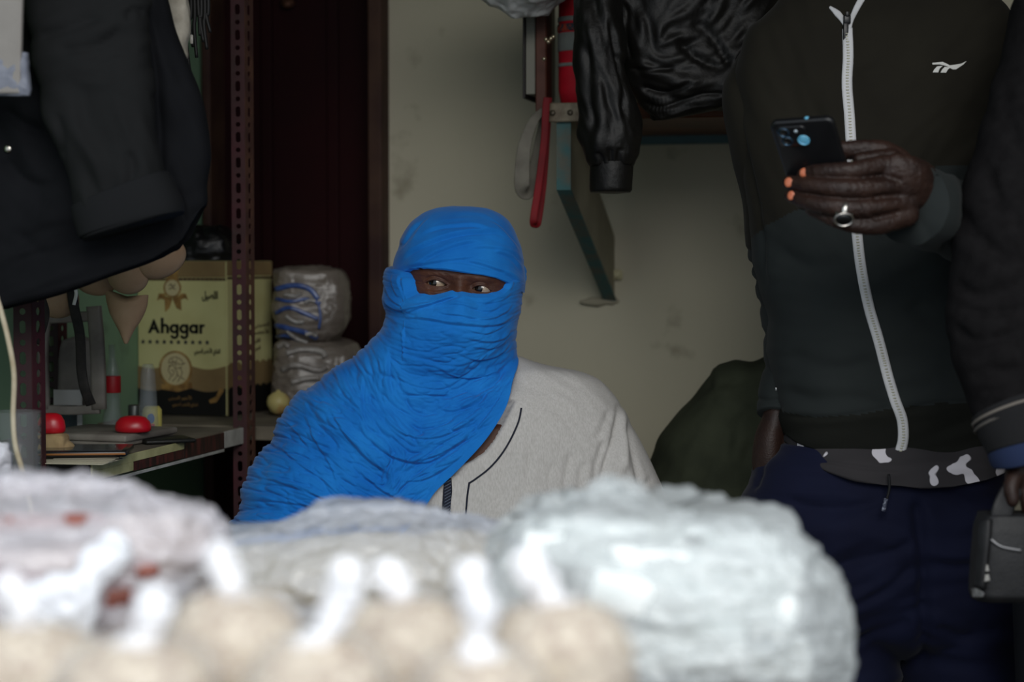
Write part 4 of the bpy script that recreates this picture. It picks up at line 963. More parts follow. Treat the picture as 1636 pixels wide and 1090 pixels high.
m_cream = mat('cream_tape', (176, 172, 126), .6, (150, 146, 104), 30, 4, bump=.2)
m_redwood = mat('red_grain_tape', (78, 34, 30), .5, (34, 20, 18), 26, 5, .4, .6, stretch=(4, 4, .6))
m_greytape = mat('grey_edge', (168, 168, 164), .5, (140, 140, 136), 30, 4)
m_dark = mat('black_chipped', (30, 28, 28), .6, (150, 150, 146), 24, 3, .66, .7)
mk('edge_strip', *join(wbox(aE, aE + .003, bE + .30, bE + NL, -.012, .001, .0005), wbox(aE, aE + .003, bE + .5, bE + NL, -.026, -.012, .0005)), m_cream, s1, smooth=False, label='cream tape strip')
mk('edge_strip', *join(wbox(aE, aE + .0025, bE + .12, bE + .30, -.028, .0, .0005), wbox(aE, aE + .0025, bE + .30, bE + .5, -.027, -.0125, .0005)), m_redwood, s1, smooth=False, label='dark red grained tape')
mk('edge_strip', *join(wbox(aE, aE + .003, bE + .02, bE + .12, -.028, .001, .0005), wbox(aE, aE + .002, bE + .12, bE + NL, -.034, -.029, .0005)), m_greytape, s1, smooth=False, label='pale grey edge')
mk('front_lip', *wbox(AC + .01, aE, bE + NL, bE + NL + .003, -.03, 0, .0005), m_dark, s1, smooth=False, label='black chipped front edge')
s2 = thing('shelf', tuple(sh((AC + aE) / 2 + .1, bE / 2, -.04)), 'far dusty shelf behind the tall slotted post, carrying the printed carton', 'shelf')
a2 = aE + .16
mk('shelf_board', *wbox(AC + .005, a2, .03, bE - .03, -.028, -.002), m_shelf, s2, smooth=False)
mk('edge_strip', *wbox(a2, a2 + .003, .03, bE - .03, -.03, 0, .0005), m_rust, s2, smooth=False)
def slotted(name, label, x0, y0, z0, z1, fx, fy, w1, w2, mat1, mat2, group=None):
    """steel angle post with a slot-and-hole pattern punched in both flanges; fx, fy: flange directions"""
    r = thing(name, (x0, y0, z0), label, 'post', group)
    pitch = .0385
    for dirv, w, m, lab in ((np.array(fx, float), w1, mat1, None), (np.array(fy, float), w2, mat2, None)):
        dirv = unit(dirv); nrm = np.cross(dirv, UZ); holes = []
        z = .02; k = 0
        while z < z1 - z0 - .03:
            cx_ = w * .5
            hw, hh = (.0048, .0095) if k % 2 == 0 else (.0046, .0046)
            hw = min(hw * w / .026, w * .3)
            holes.append([(cx_ + hw * math.cos(t), z + (hh - hw if k % 2 == 0 else 0) * (1 if math.sin(t) > 0 else -1) + hw * math.sin(t)) for t in np.linspace(.01, 2 * math.pi + .01, 16, endpoint=False)])
            z += pitch * .5 * (1.18 if k % 2 == 0 else 1.18); k += 1
        V, Fc = prism([(0, 0), (w, 0), (w, z1 - z0), (0, z1 - z0)], .002, frame((x0, y0, z0), dirv, UZ, nrm), holes)
        mk('flange', V, Fc, m, r, smooth=False)
    return r
pp = X3(393, 420, ED - .03)
slotted('slotted_post', 'tall maroon slotted post in front of the printed carton', pp[0], pp[1], 0, 2.28, (-1, .05, 0), (.35, 1, 0), .0245, .032, m_dexion, m_rust, None)
pp = X3(50, 420, 2.73)
slotted('slotted_post', 'dark slotted post next to the white cable, nearest the left edge', pp[0], pp[1], 0, 2.28, (-1, .1, 0), (.3, 1, 0), .027, .035, mat('dark_angle_iron', (38, 26, 28), .6, (54, 22, 30), 14, 5), m_dexion)
pp = X3(92, 420, 3.32)
slotted('slotted_post', 'slim dark slotted post standing behind the grey rack', pp[0], pp[1], 0, 2.28, (-1, .1, 0), (.3, 1, 0), .024, .03, mat('dark_angle_iron2', (36, 24, 24), .6), m_dexion)

# the printed carton
ph = math.radians(18)
bx_x = np.array([math.cos(ph), -math.sin(ph), 0]); bx_y = np.array([math.sin(ph), math.cos(ph), 0])
cor = np.array([pd(363, 3.63), 3.63, ZS]); BW, BL = .195, .20; BH = zd(418, 3.63) - ZS
org = cor - bx_x * BW
carton = thing('carton', tuple(org + bx_x * BW / 2 + bx_y * BL / 2), 'printed tea carton in cream, brown and black with bold black lettering', 'box')
Mbox = frame(org, bx_x, bx_y, UZ)
V, Fc = rbox((BW, BL, BH), .0015, 1, c=(BW / 2, BL / 2, BH / 2))
m_cart = mat('cream_carton', (206, 202, 146), .7, (196, 190, 134), 12, 3, spec=.2)
m_kraft = mat('kraft_brown', (142, 120, 82), .75, (128, 106, 72), 12); m_blk = mat('print_black', (22, 21, 20), .6); m_gold = mat('print_gold', (170, 134, 78), .5, (120, 90, 52), 60)
m_brn = mat('print_dark_brown', (66, 44, 34), .7)
mk('carton_body', xf(V, Mbox), Fc, m_cart, carton, smooth=False)
Mf = frame(org, bx_x, UZ, -bx_y)            # front face: x right, y up, z out
Ms = frame(cor, bx_y, UZ, bx_x)             # side face
def fu_(px): return (px - 220) / 143. * BW
def fv_(py): return (665 - py) / 247. * BH
def su_(px): return (px - 363) / 75. * BL
def sv_(py): return (660 - py) / 242. * BH
def flat(poly, M4, th=.0006, z=.0004): 
    V, Fc = prism(poly, th, np.eye(4)); V[:, 2] += z + th / 2; return xf(V, M4), Fc
def wave(x0, x1, ytop, amp, n, ybot, u, v, kind='wave'):
    xs = np.linspace(x0, x1, 60)
    if kind == 'wave': top = [(u(x), v(ytop + amp * math.sin((x - x0) / (x1 - x0) * n * 2 * math.pi))) for x in xs]
    else: top = [(u(x), v(ytop - amp * abs(math.sin((x - x0) / (x1 - x0) * n * math.pi)))) for x in xs]
    return [(u(x0), v(ybot))] + [(u(x1), v(ybot))] + top[::-1]
fr_ = [flat([(fu_(a_), fv_(b_)) for a_, b_ in ((220, 444), (363, 444), (363, 418.4), (220, 418.4))], Mf), flat(wave(220, 363, 587, 4, 1.6, 664.6, fu_, fv_), Mf),
       flat([(su_(a_), sv_(b_)) for a_, b_ in ((363, 441), (438, 441), (438, 418.4), (363, 418.4))], Ms), flat(wave(363, 438, 582, 5, 7, 659.6, su_, sv_, 'scallop'), Ms)]
mkeach('brown_panel', fr_, m_kraft, carton)
mkeach('black_panel', [flat(wave(220, 363, 623, 4, 1.6, 664.6, fu_, fv_), Mf, .0006, .001), flat(wave(363, 438, 620, 5, 7, 659.6, su_, sv_, 'scallop'), Ms, .0006, .001)], m_blk, carton)
ln = [flat([(fu_(220), fv_(449)), (fu_(363), fv_(449)), (fu_(363), fv_(445)), (fu_(220), fv_(445))], Mf, .0004, .001), flat([(su_(363), sv_(446)), (su_(438), sv_(446)), (su_(438), sv_(443)), (su_(363), sv_(443))], Ms, .0004, .001)]
mkeach('border_line', ln, m_brn, carton)
dots = [flat([(fu_(x), fv_(448.2)), (fu_(x + 3), fv_(448.2)), (fu_(x + 3), fv_(446)), (fu_(x), fv_(446))], Mf, .0004, .0015) for x in range(222, 362, 7)]
mk('border_dash', *join(*dots), m_kraft, carton, smooth=False)
S_ = BW / 143.
def glyphs():
    """bold geometric lettering: bars, bowls and hooks, in carton pixels"""
    out = []; base = 534.0; st_w = 4.3
    pf = lambda pts: out.append(flat([(fu_(x), fv_(y)) for x, y in pts], Mf, .0006, .0012))
    def bowl_(cx_, cy_, r):
        o_ = [(fu_(cx_ + r * math.cos(t)), fv_(cy_ + r * 1.04 * math.sin(t))) for t in np.linspace(0, 2 * math.pi, 28, endpoint=False)]
        i_ = [(fu_(cx_ + (r - st_w) * math.cos(t)), fv_(cy_ + (r - st_w + .4) * math.sin(t))) for t in np.linspace(0, 2 * math.pi, 24, endpoint=False)]
        V, Fc = prism(o_, .0006, np.eye(4), [i_]); V[:, 2] += .0015; out.append((xf(V, Mf), Fc))
    def arc(cx_, cy_, rx, ry, t0, t1, w):
        ts = np.linspace(math.radians(t0), math.radians(t1), 14)
        pf([(cx_ + rx * math.cos(t), cy_ + ry * math.sin(t)) for t in ts] + [(cx_ + (rx - w) * math.cos(t), cy_ + (ry - w) * math.sin(t)) for t in ts[::-1]])
    bar = lambda x0, x1, y0, y1: pf([(x0, y0), (x1, y0), (x1, y1), (x0, y1)])
    pf([(237, base), (241.8, base), (248.6, 516), (246.0, 511)]); pf([(256.4, base), (251.6, base), (244.8, 516), (247.4, 511)]); bar(241.5, 252, 524.5, 528.5)
    bar(258, 262.3, 509, base); arc(264.6, 525.4, 6.4, 6.6, 180, 360, 4.1); bar(266.8, 271, 525, base)
    for x0 in (272.6, 288.2):
        bowl_(x0 + 6.6, 526.4, 7.2); bar(x0 + 9.6, x0 + 13.8, 519, 536.5); arc(x0 + 7.0, 536, 6.8, 7.0, 0, 165, 4.0)
    bowl_(310.2, 526.4, 7.2); bar(313.2, 317.4, 519, base)
    bar(319.4, 323.6, 519, base); arc(325.6, 525.6, 6.0, 6.6, 190, 300, 4.0)
    return out
mk('brand_lettering', *join(*glyphs()), m_blk, carton, smooth=False, label='bold black lettering')
def star(cx_, cy_, r): return [(cx_ + (r if k % 2 == 0 else r * .42) * math.sin(k * math.pi / 5), cy_ + (r if k % 2 == 0 else r * .42) * math.cos(k * math.pi / 5)) for k in range(10)]
mk('star_row', *join(*[flat(star(fu_(229 + 11.4 * k), fv_(548), 3.9 * S_), Mf, .0005, .0012) for k in range(10)]), mat('star_navy', (24, 32, 52), .6), carton, smooth=False)
def put(s, size_px, x0, x1, yb, M4, u, v, m, nm, bold=0.0):
    V, Fc = text(s, size_px * S_, .0005, np.eye(4), bold)
    w = V[:, 0].max() - V[:, 0].min(); V[:, 0] = (V[:, 0] - V[:, 0].min()) * ((u(x1) - u(x0)) / w); V += [u(x0), v(yb), .0018]
    mk(nm, xf(V, M4), Fc, m, carton, smooth=False)
AR = ['\ufef2\ufee8\ufef4\ufebc\ufedf\ufe8d', '\ufeae\ufec0\ufea7\ufef7\ufe8d', '\ufef1\ufe8e\ufeb8\ufedf\ufe8d']
try:
    put(' '.join(AR), 9, 311, 352, 565, Mf, fu_, fv_, m_blk, 'arabic_line', .0002)
    put('\ufedd\ufef4\ufebc\ufe8d\ufedf\ufe8d', 15, 324, 349, 478, Mf, fu_, fv_, m_blk, 'arabic_emblem', .0005)
    put(' '.join(AR[:2]), 7, 270, 306, 640, Mf, fu_, fv_, m_gold, 'gold_line'); put(' '.join(AR), 6, 276, 316, 650, Mf, fu_, fv_, m_gold, 'gold_line')
    for k, yy in enumerate((523, 535, 548, 560)): put(AR[k % 3], 8, 405 if k < 2 else 408, 432 if k < 2 else 416, yy, Ms, su_, sv_, m_brn, 'arabic_line')
except Exception as ex: print('text', ex)
circ = lambda cx_, cy_, r, n=40, ky=1.0: [(cx_ + r * math.cos(t), cy_ + r * ky * math.sin(t)) for t in np.linspace(0, 2 * math.pi, n, endpoint=False)]
cog = lambda cx_, cy_, r, n: [(cx_ + (r if k % 2 else r * .94) * math.cos(k * math.pi / n), cy_ + (r if k % 2 else r * .94) * math.sin(k * math.pi / n)) for k in range(2 * n)]
ribn = [flat([(fu_(a_), fv_(b_)) for a_, b_ in p], Mf, .0004, .0011) for p in ([(268, 460), (268, 419), (286, 419), (286, 460)], [(264, 474), (265, 500), (272, 493), (277, 478)], [(277, 478), (283, 493), (291, 497), (290, 472)], [(255, 470), (252, 482), (258, 478), (264, 480), (266, 470)], [(290, 470), (290, 480), (297, 477), (302, 481), (298, 470)])]
mkeach('medal_ribbon', ribn + [flat([(fu_(a_), fv_(b_)) for a_, b_ in [(258, 616), (258, 624), (284, 628), (308, 621), (307, 612), (282, 618)]], Mf, .0004, .0022), flat([(fu_(a_), fv_(b_)) for a_, b_ in [(352, 620), (358, 624), (346, 643), (336, 645), (334, 640), (345, 634)]], Mf, .0004, .0020)], m_gold, carton)
mkeach('medal_rim', [flat(cog(fu_(277), fv_(461), 14.5 * S_, 20), Mf, .0004, .0016), flat(cog(fu_(281), fv_(592), 27.5 * S_, 36), Mf, .0004, .0016)], m_gold, carton)
m_pale = mat('print_pale', (196, 184, 142), .7)
mkeach('medal_face', [flat(circ(fu_(277), fv_(461), 11.5 * S_), Mf, .0003, .0021), flat(circ(fu_(281), fv_(591), 23 * S_), Mf, .0003, .0021)], m_pale, carton)
def ink(pts, w=.9):
    L = spl([(fu_(a_), fv_(b_)) for a_, b_ in pts], 6); H = np.array([Mf[:3, :3] @ [p[0], p[1], .0026] + Mf[:3, 3] for p in L])
    return ribbon(H, np.repeat(-bx_y[None], len(H), 0), w * S_, .0003)
draw = [ink(p) for p in ([(270, 582), (273, 575), (282, 572), (291, 577), (294, 584)], [(270, 582), (279, 580), (290, 584), (297, 581)], [(272, 585), (270, 594), (274, 601), (271, 609)], [(276, 584), (283, 590), (292, 588)], [(280, 590), (284, 597), (282, 605), (276, 611)], [(288, 588), (292, 596), (290, 604), (296, 608)], [(274, 592), (279, 596), (276, 603)], [(284, 576), (280, 582), (284, 586)], [(276, 575), (277, 581), (272, 588)], [(285, 600), (288, 606), (284, 612)])]
draw += [ink([(272, 458), (275, 455), (278, 459), (282, 455)], 1.2), ink([(272, 463), (277, 461), (282, 463)], 1.2)]
mkeach('medal_drawing', draw, m_brn, carton)
mk('flap_crease', *flat([(fu_(361.5), fv_(664)), (fu_(363), fv_(664)), (fu_(363), fv_(419)), (fu_(361.5), fv_(419))], Mf, .0005, .0026), m_cart, carton, smooth=False)

# black sack on the carton
V, Fc = Loft([(362, 318, 335, 3.72, .02, .02), (368, 300, 358, 3.72, .04, .04), (380, 288, 372, 3.72, .055, .055), (400, 278, 380, 3.72, .06, .06), (418, 276, 382, 3.72, .055, .055)], 2.4).build(60, 100)
V[:, 2] = np.maximum(V[:, 2], ZS + BH + .001)
o = mk('plastic_sack', V, Fc, mat('black_film', (18, 18, 19), .35, bump=.5, bscale=50), label='crumpled black plastic sack lying on the printed carton', cat='bag'); crumple(o, .010, 22, 7)
# wrapped packs behind the carton
m_film = mat('pack_film', (112, 104, 96), .35, (92, 84, 78), 9, 4, bump=.6, bscale=40, spec=.5)
def pack(name, rows, seed, label, e=4, am=.008):
    V, Fc = Loft(rows, e).build(70, 140); r = thing(name, (V[:, 0].mean(), V[:, 1].mean(), V[:, 2].min()), label, 'package', 'wrapped packs on the far shelf')
    o = mk('wrapping', V, Fc, m_film, r); crumple(o, am, 14, seed); crumple(o, am * .4, 45, seed + 1); return r, o
zb = lambda d: 420 + (1.25 - ZS) / d * F
r2, o2 = pack('wrapped_pack', [(545, 455, 535, 3.77, .06, .05), (552, 446, 566, 3.77, .08, .06), (575, 443, 574, 3.77, .088, .06), (610, 443, 572, 3.77, .09, .06), (zb(3.77) - 6, 444, 570, 3.77, .09, .06), (zb(3.77) - 3, 446, 566, 3.77, .08, .05)], 3, 'pale film-wrapped pack under the blue-banded pack')
r1, o1 = pack('wrapped_pack', [(431, 455, 520, 3.78, .05, .05), (437, 446, 545, 3.78, .08, .06), (470, 443, 555, 3.78, .09, .06), (510, 443, 554, 3.78, .09, .06), (530, 445, 545, 3.78, .085, .06), (542, 450, 528, 3.78, .06, .05)], 5, 'film-wrapped pack with blue bands on top of the paler pack')
b1 = bvh_of(o1); b2 = bvh_of(o2)
bl_ = [strip_on(b1, p, w_, .003, .0015, 8) for p, w_ in (([(441, 462), (470, 456), (495, 462), (508, 478)], .010), ([(441, 478), (465, 482), (490, 478), (512, 486)], .007), ([(441, 500), (462, 492), (485, 500), (508, 510)], .008), ([(441, 520), (468, 526), (490, 532), (506, 540)], .010), ([(505, 478), (512, 500), (510, 525)], .005), ([(441, 538), (460, 536), (480, 545)], .007))]
mk('blue_band', *join(*bl_), mat('blue_film', (34, 56, 110), .3, (60, 84, 140), 60, spec=.6), r1, label='crumpled blue plastic band')
gl = [strip_on(b1, p, w_, .004, .002, 8) for p, w_ in (([(455, 472), (470, 474), (482, 470)], .007), ([(487, 484), (496, 480), (504, 482)], .008), ([(458, 505), (472, 514), (486, 514)], .007), ([(458, 528), (475, 540), (492, 546)], .006), ([(488, 534), (497, 533), (506, 536)], .008))]
mk('folded_edge', *join(*gl), mat('white_film', (150, 148, 146), .4, (110, 106, 102), 60, spec=.5), r1, label='pale folded plastic edges')
gl = [strip_on(b2, p, w_, .006, .002, 8) for p, w_ in (([(458, 566), (480, 560), (512, 562), (520, 572)], .012), ([(452, 590), (475, 584), (508, 592), (522, 586)], .012), ([(466, 612), (486, 606), (510, 604)], .011), ([(445, 556), (455, 552), (462, 556)], .010))]
mk('folded_edge', *join(*gl), mat('white_film2', (142, 138, 134), .4, (108, 102, 98), 60, spec=.5), r2, label='pale folded plastic edges')
V, Fc = lathe([(0, -.001), (.006, 0), (.016, .006), (.0225, .018), (.023, .026), (.020, .035), (.012, .042), (.005, .045), (.003, .048), (0, .049)], 40)
c_ = X3(444, 648, 3.66); c_[2] = ZS + .001
mk('onion', V + c_, Fc, mat('onion_skin', (176, 164, 108), .4, (150, 92, 48), 30, 3, .5, .75), label='pale brown onion on the shelf beside the printed carton', cat='vegetable')

# things standing on the near shelf
def on(px, d, dz=0): return np.array([pd(px, d), d, ZS + dz])
m_gp = mat('grey_plastic', (132, 126, 118), .6, (100, 94, 88), 16, 5, bump=.2, bscale=60)
tray = thing('plastic_tray', tuple(on(165, 3.12)), 'flat dusty grey tray on the shelf with the red dome and glass cup on it', 'tray')
V, Fc = rbox((.175, .17, .012), .004, c=(0, 0, .014)); V2, F2 = rbox((.165, .16, .010), .003, c=(0, 0, .006))
mk('tray_plate', *[(xf(v, frame(on(168, 3.12), unit([1, -.35, 0]), unit([.35, 1, 0]), UZ)), f) for v, f in [join((V, Fc), (V2, F2))]][0], m_gp, tray)
rack = thing('plastic_rack', tuple(on(115, 3.2)), 'open upright grey plastic frame standing behind the tray', 'rack')
fl = []
for pts, r_ in (([(70, 655, 3.2), (68, 560, 3.2), (74, 505, 3.2)], .009), ([(157, 655, 3.2), (155, 560, 3.2), (150, 490, 3.2)], .0125), ([(72, 510, 3.2), (110, 508, 3.2), (152, 506, 3.2)], .009), ([(68, 655, 3.2), (110, 657, 3.2), (158, 655, 3.2)], .008)):
    fl.append(tube3(spl([list(X3(*p)) + [r_, r_ * .7] for p in pts], 8), 20, 4))
mk('frame', *join(*fl), m_gp, rack)
card = thing('picture_card', tuple(on(106, 3.27)), 'white card with a small dark landscape picture seen through the grey frame', 'card')
V, Fc = rbox((.05, .003, .075), .0006, 1, c=tuple(on(107, 3.27, .0385))); mk('sheet', V, Fc, mat('card_white', (170, 170, 168), .6), card, smooth=False)
V, Fc = rbox((.038, .002, .042), .0003, 1, c=tuple(on(104, 3.268, .028))); mk('picture', V, Fc, mat('teal_picture', (30, 62, 68), .4, (10, 14, 18), 40, 3), card, smooth=False, label='dark teal picture')
V, Fc = Loft([(538, 118, 135, 3.34, .01, .01), (545, 100, 150, 3.34, .02, .02), (580, 94, 156, 3.34, .022, .02), (655, 94, 158, 3.34, .022, .02)], 4).build(40, 60)
V[:, 2] = np.maximum(V[:, 2], ZS + .001); mk('pouch', V, Fc, mat('grey_pouch', (132, 126, 120), .7, (104, 98, 94), 20), label='grey pouch standing behind the open plastic frame', cat='pouch')
def strap3(name, pts, w, th, m, label, cat):
    V, Fc = tube3(spl([list(X3(p[0], p[1], p[2])) + [w, th] for p in pts], 10), 14, 3); return mk(name, V, Fc, m, label=label, cat=cat)
m_strap = mat('black_strap', (24, 22, 22), .7, (44, 40, 38), 60)
strap3('strap', [(112, 440, 3.08), (118, 490, 3.08), (127, 536, 3.08), (129, 590, 3.09), (134, 622, 3.09), (144, 648, 3.1)], .0085, .002, m_strap, 'black strap hanging down in front of the open grey frame', 'strap')
strap3('strap', [(64, 440, 2.95), (67, 475, 2.95), (73, 500, 2.95), (68, 525, 2.95), (58, 550, 2.95)], .006, .002, m_strap, 'short black strap hanging left of the open grey frame', 'strap')
strap3('thread', [(122, 438, 3.0), (120, 458, 3.0), (122, 470, 3.0), (118, 488, 3.0)], .0028, .002, M_['white_paint'], 'frayed white thread hanging below the black coat', 'thread')
m_clear = plastic('clear_plastic', (150, 156, 158), .86, .06, .1)
c_ = on(178, 3.24, .001)
bt = thing('bottle', tuple(c_), 'clear bottle with a red band, beside the grey frame', 'bottle')
mk('glass', *lathe([(.017, 0), (.0185, .004), (.018, .02), (.0145, .045), (.014, .075), (.014, .105), (.011, .12), (.006, .135), (.0058, .155), (.0048, .155), (.005, .13), (.009, .117), (.012, .1), (.012, .05), (.0155, .02), (.0150, .005)], 32, tuple(c_)), m_clear, bt)
mk('label_band', *lathe([(.0146, .072), (.0149, .073), (.0149, .100), (.0144, .101)], 32, tuple(c_)), mat('red_label', (150, 22, 30), .5), bt, label='red label band')
c_ = on(236, 3.22, .001)
jar = thing('jar', tuple(c_ ), 'small jar with a yellow label and blue oval under the clear cups', 'jar')
mk('jar_body', *lathe([(.015, 0), (.0165, .003), (.0165, .044), (.012, .05), (.0001, .05)], 32, tuple(c_ + [.006, .0, 0])), mat('yellow_label', (186, 176, 96), .5), jar)
oc = c_ + [.007, -.0165, .03]
V, Fc = ell((0, 0, 0), (.0062, .0012, .0085)); mk('blue_oval', V + oc, Fc, mat('label_blue', (34, 90, 160), .5), jar, label='blue oval on the label')
V, Fc = rbox((.013, .0012, .004), .0004, 1); mk('pink_strip', V + oc + [0, -.0003, -.011], Fc, mat('label_pink', (186, 40, 70), .5), jar)
c2_ = on(226, 3.14, .021)
mk('cup_stack', *lathe([(.0175, 0), (.0178, .002), (.0160, .035), (.0125, .092), (.0100, .104), (.008, .106), (.0080, .104), (.0115, .09), (.0150, .035), (.0165, .002)] , 40, tuple(c2_ + [.006, .02, 0])), m_clear, label='stack of clear plastic cups upside down on the tray', cat='cup')
c_ = on(213, 3.28, .001); mk('can', *lathe([(.0001, 0), (.010, 0), (.0105, .002), (.0105, .046), (.0095, .048), (.0001, .047)], 28, tuple(c_)), mat('tin', (96, 98, 96), .4, (70, 72, 70), 30, metal=.6), label='small grey tin beside the jar with a yellow label', cat='can')
m_redp = mat('red_plastic', (188, 14, 32), .35, (160, 10, 26), 10, spec=.5)
def dome(px, d, rx, h, dz, label, nm='red_dome'):
    c = on(px, d, dz); V, Fc = lathe([(.85, 0), (.98, .10), (1, .3), (.93, .6), (.7, .88), (.4, .98), (0.001, 1)], 40)
    V = V * [rx, rx * .8, h] + c; return mk(nm, V, Fc, m_redp, label=label, cat='lid')
dome(211, 3.06, .0295, .027, .021, 'red plastic dome on the grey tray', 'plastic_dome')
stn = on(82, 2.86)
V, Fc = fuse([rbox((.046, .045, .036), .008, 2, c=(0, 0, .018)), ell((.008, 0, .012), (.026, .022, .016))], .0015, 5); V[:, 2] = np.maximum(V[:, 2], 0)
o = mk('stone', V + stn + [0, 0, .001], Fc, mat('tan_stone', (158, 136, 100), .9, (136, 114, 82), 30, 5, bump=.6, bscale=90), label='tan stone block under the red dome, behind the tablet', cat='stone'); crumple(o, .0015, 60, 3, False)
dome(80, 2.86, .0215, .031, .0375, 'red plastic dome resting on the tan stone', 'plastic_dome')
# tablet, papers, wallet
tb_ = thing('tablet', tuple(on(135, 2.83)), 'black tablet with a brown edge lying on papers at the shelf front', 'tablet')
Mt = frame(on(134, 2.845, .006), unit([1, .10, 0]), unit([-.10, 1, 0]), UZ)
V, Fc = rbox((.135, .11, .009), .003, 2, c=(0, 0, .006)); mk('tablet_body', xf(V, Mt), Fc, mat('tablet_black', (20, 20, 24), .3, spec=.5), tb_)
V, Fc = rbox((.132, .002, .003), .0005, 1, c=(0, -.0555, .006)); mk('edge_trim', xf(V, Mt), Fc, mat('brown_trim', (130, 84, 44), .5), tb_, label='brown edge strip')
V, Fc = rbox((.120, .095, .0008), .0002, 1, c=(0, 0, .0108)); mk('screen', xf(V, Mt), Fc, mat('tablet_glass', (40, 44, 48), .15, spec=.6), tb_, smooth=False)
for k in range(4):
    V, Fc = rbox((.12 - .008 * k, .09, .0008), .0002, 1, c=(0, 0, 0)); th_ = .12 * k - .15
    V = xf(V, frame(on(118 + 6 * k, 2.80 + .012 * k, .0012 + .0014 * k), [math.cos(th_), math.sin(th_), 0], [-math.sin(th_), math.cos(th_), 0], UZ))
    mk('paper_sheet', V, Fc, mat('paper%d' % k, (196 - 14 * k, 190 - 14 * k, 168 - 12 * k), .8), smooth=False, label='loose paper sheet lying under the tablet on the shelf', cat='paper', group='papers under the tablet')
V, Fc = rbox((.085, .075, .007), .003, 2, c=(0, 0, .0045)); o = mk('wallet', xf(V, frame(on(262, 3.1), unit([1, .5, 0]), unit([-.5, 1, 0]), UZ)), Fc, mat('black_leather', (24, 24, 22), .5, bump=.3), label='flat black wallet lying on the shelf beside the grey tray', cat='wallet')
V, Fc = tube3(spl([list(X3(*p)) + [.0036, .0036] for p in ((-12, 455, 2.5), (0, 493, 2.5), (13, 546, 2.5), (21, 600, 2.5), (19, 665, 2.5), (22, 713, 2.5), (35, 764, 2.5), (50, 850, 2.5), (50, 1000, 2.55))], 12), 16)
mk('cable', V, Fc, mat('old_white_cable', (190, 180, 158), .6, (160, 146, 120), 30, 4), label='old white cable hanging at the left edge', cat='cable')
gj = on(24, 2.62, 0); gj[2] = ZS
V, Fc = lathe([(.032, .0), (.034, .003), (.034, .118), (.0325, .118), (.0325, .004), (.0001, .004)], 48, tuple(gj - [0.0, 0, .028])); mk('glass_tumbler', V, Fc, m_clear, label='tall clear glass tumbler behind the white cable', cat='glass')
V, Fc = ell(tuple(X3(-4, 738, 2.52)), (.016, .016, .022), 30, 40); o = mk('tissue', V, Fc, mat('tissue_white', (206, 206, 214), .8), label='crumpled white tissue at the left edge beside the cable foot', cat='tissue'); crumple(o, .008, 60, 12)
# stand for cable/glass: small ledge at the near end of the shelf
sf = wbox(aE - .42, aE - .16, bE + NL + .01, bE + NL + .42, -.058, -.03); mk('side_ledge', *sf, m_table, label='low wooden ledge in front of the shelf carrying the glass tumbler', cat='ledge', smooth=False)

# tan wooden scoops and a pointed leather piece hanging under the coat
m_tan = mat('tan_leather', (164, 138, 112), .7, (140, 112, 86), 14, 5, bump=.3, bscale=120)
def hang(name, rows, lab, cat, ytop=None, ybot=None, e=2.2, seed=1):
    V, Fc = Loft(rows, e).build(70, 90, ytop=ytop, ybot=ybot); o = mk(name, V, Fc, m_tan, label=lab, cat=cat, group='tan scoops under the coat' if cat == 'scoop' else None); crumple(o, .0012, 40, seed, False); return o
hang('leather_piece', [(462, 168, 238, 3.02, .012, .004), (485, 171, 236, 3.02, .015, .004), (510, 180, 226, 3.02, .014, .004), (530, 190, 214, 3.02, .010, .004), (549, 199, 204, 3.02, .004, .003)], 'pointed tan leather piece hanging in front of the carton', 'leather',
     ytop=lambda px, w: np.interp(px, [166, 172, 186, 203, 218, 232, 240], [467, 463, 476, 484, 481, 471, 472]))
def bowl(name, px, py, d, r, tilt, lab, ky=1.0):
    M4 = frame(X3(px, py, d), unit([math.cos(tilt), 0, math.sin(tilt)]), unit([-math.sin(tilt) * .9, -.35, math.cos(tilt) * .9]), unit([-.1, -1, -.3]))
    n = 12; out_ = [(r * math.sin(t), -r * .55 * math.cos(t)) for t in np.linspace(.02, math.pi / 2, n)]; in_ = [(.93 * r * math.sin(t), -.93 * r * .52 * math.cos(t)) for t in np.linspace(math.pi / 2, .02, n)]
    V, Fc = lathe([(a_, -b_) for a_, b_ in out_] + [(a_, -b_) for a_, b_ in in_], 48); V[:, 1] *= ky
    return mk(name, xf(V, M4), Fc, m_tan, label=lab, cat='scoop', group='tan scoops under the coat')
bowl('wooden_scoop', 205, 440, 2.98, .033, .1, 'round tan wooden scoop hanging above the pointed leather piece')
bowl('wooden_scoop', 258, 414, 2.98, .042, .5, 'largest tan wooden scoop, hanging highest next to the coat hem', .75)
bowl('wooden_scoop', 152, 446, 3.02, .036, -.2, 'tan wooden scoop half hidden by the coat, left of the round one', .8)
bowl('wooden_scoop', 92, 480, 3.1, .036, .1, 'dim tan wooden scoop above the open grey frame', .9)

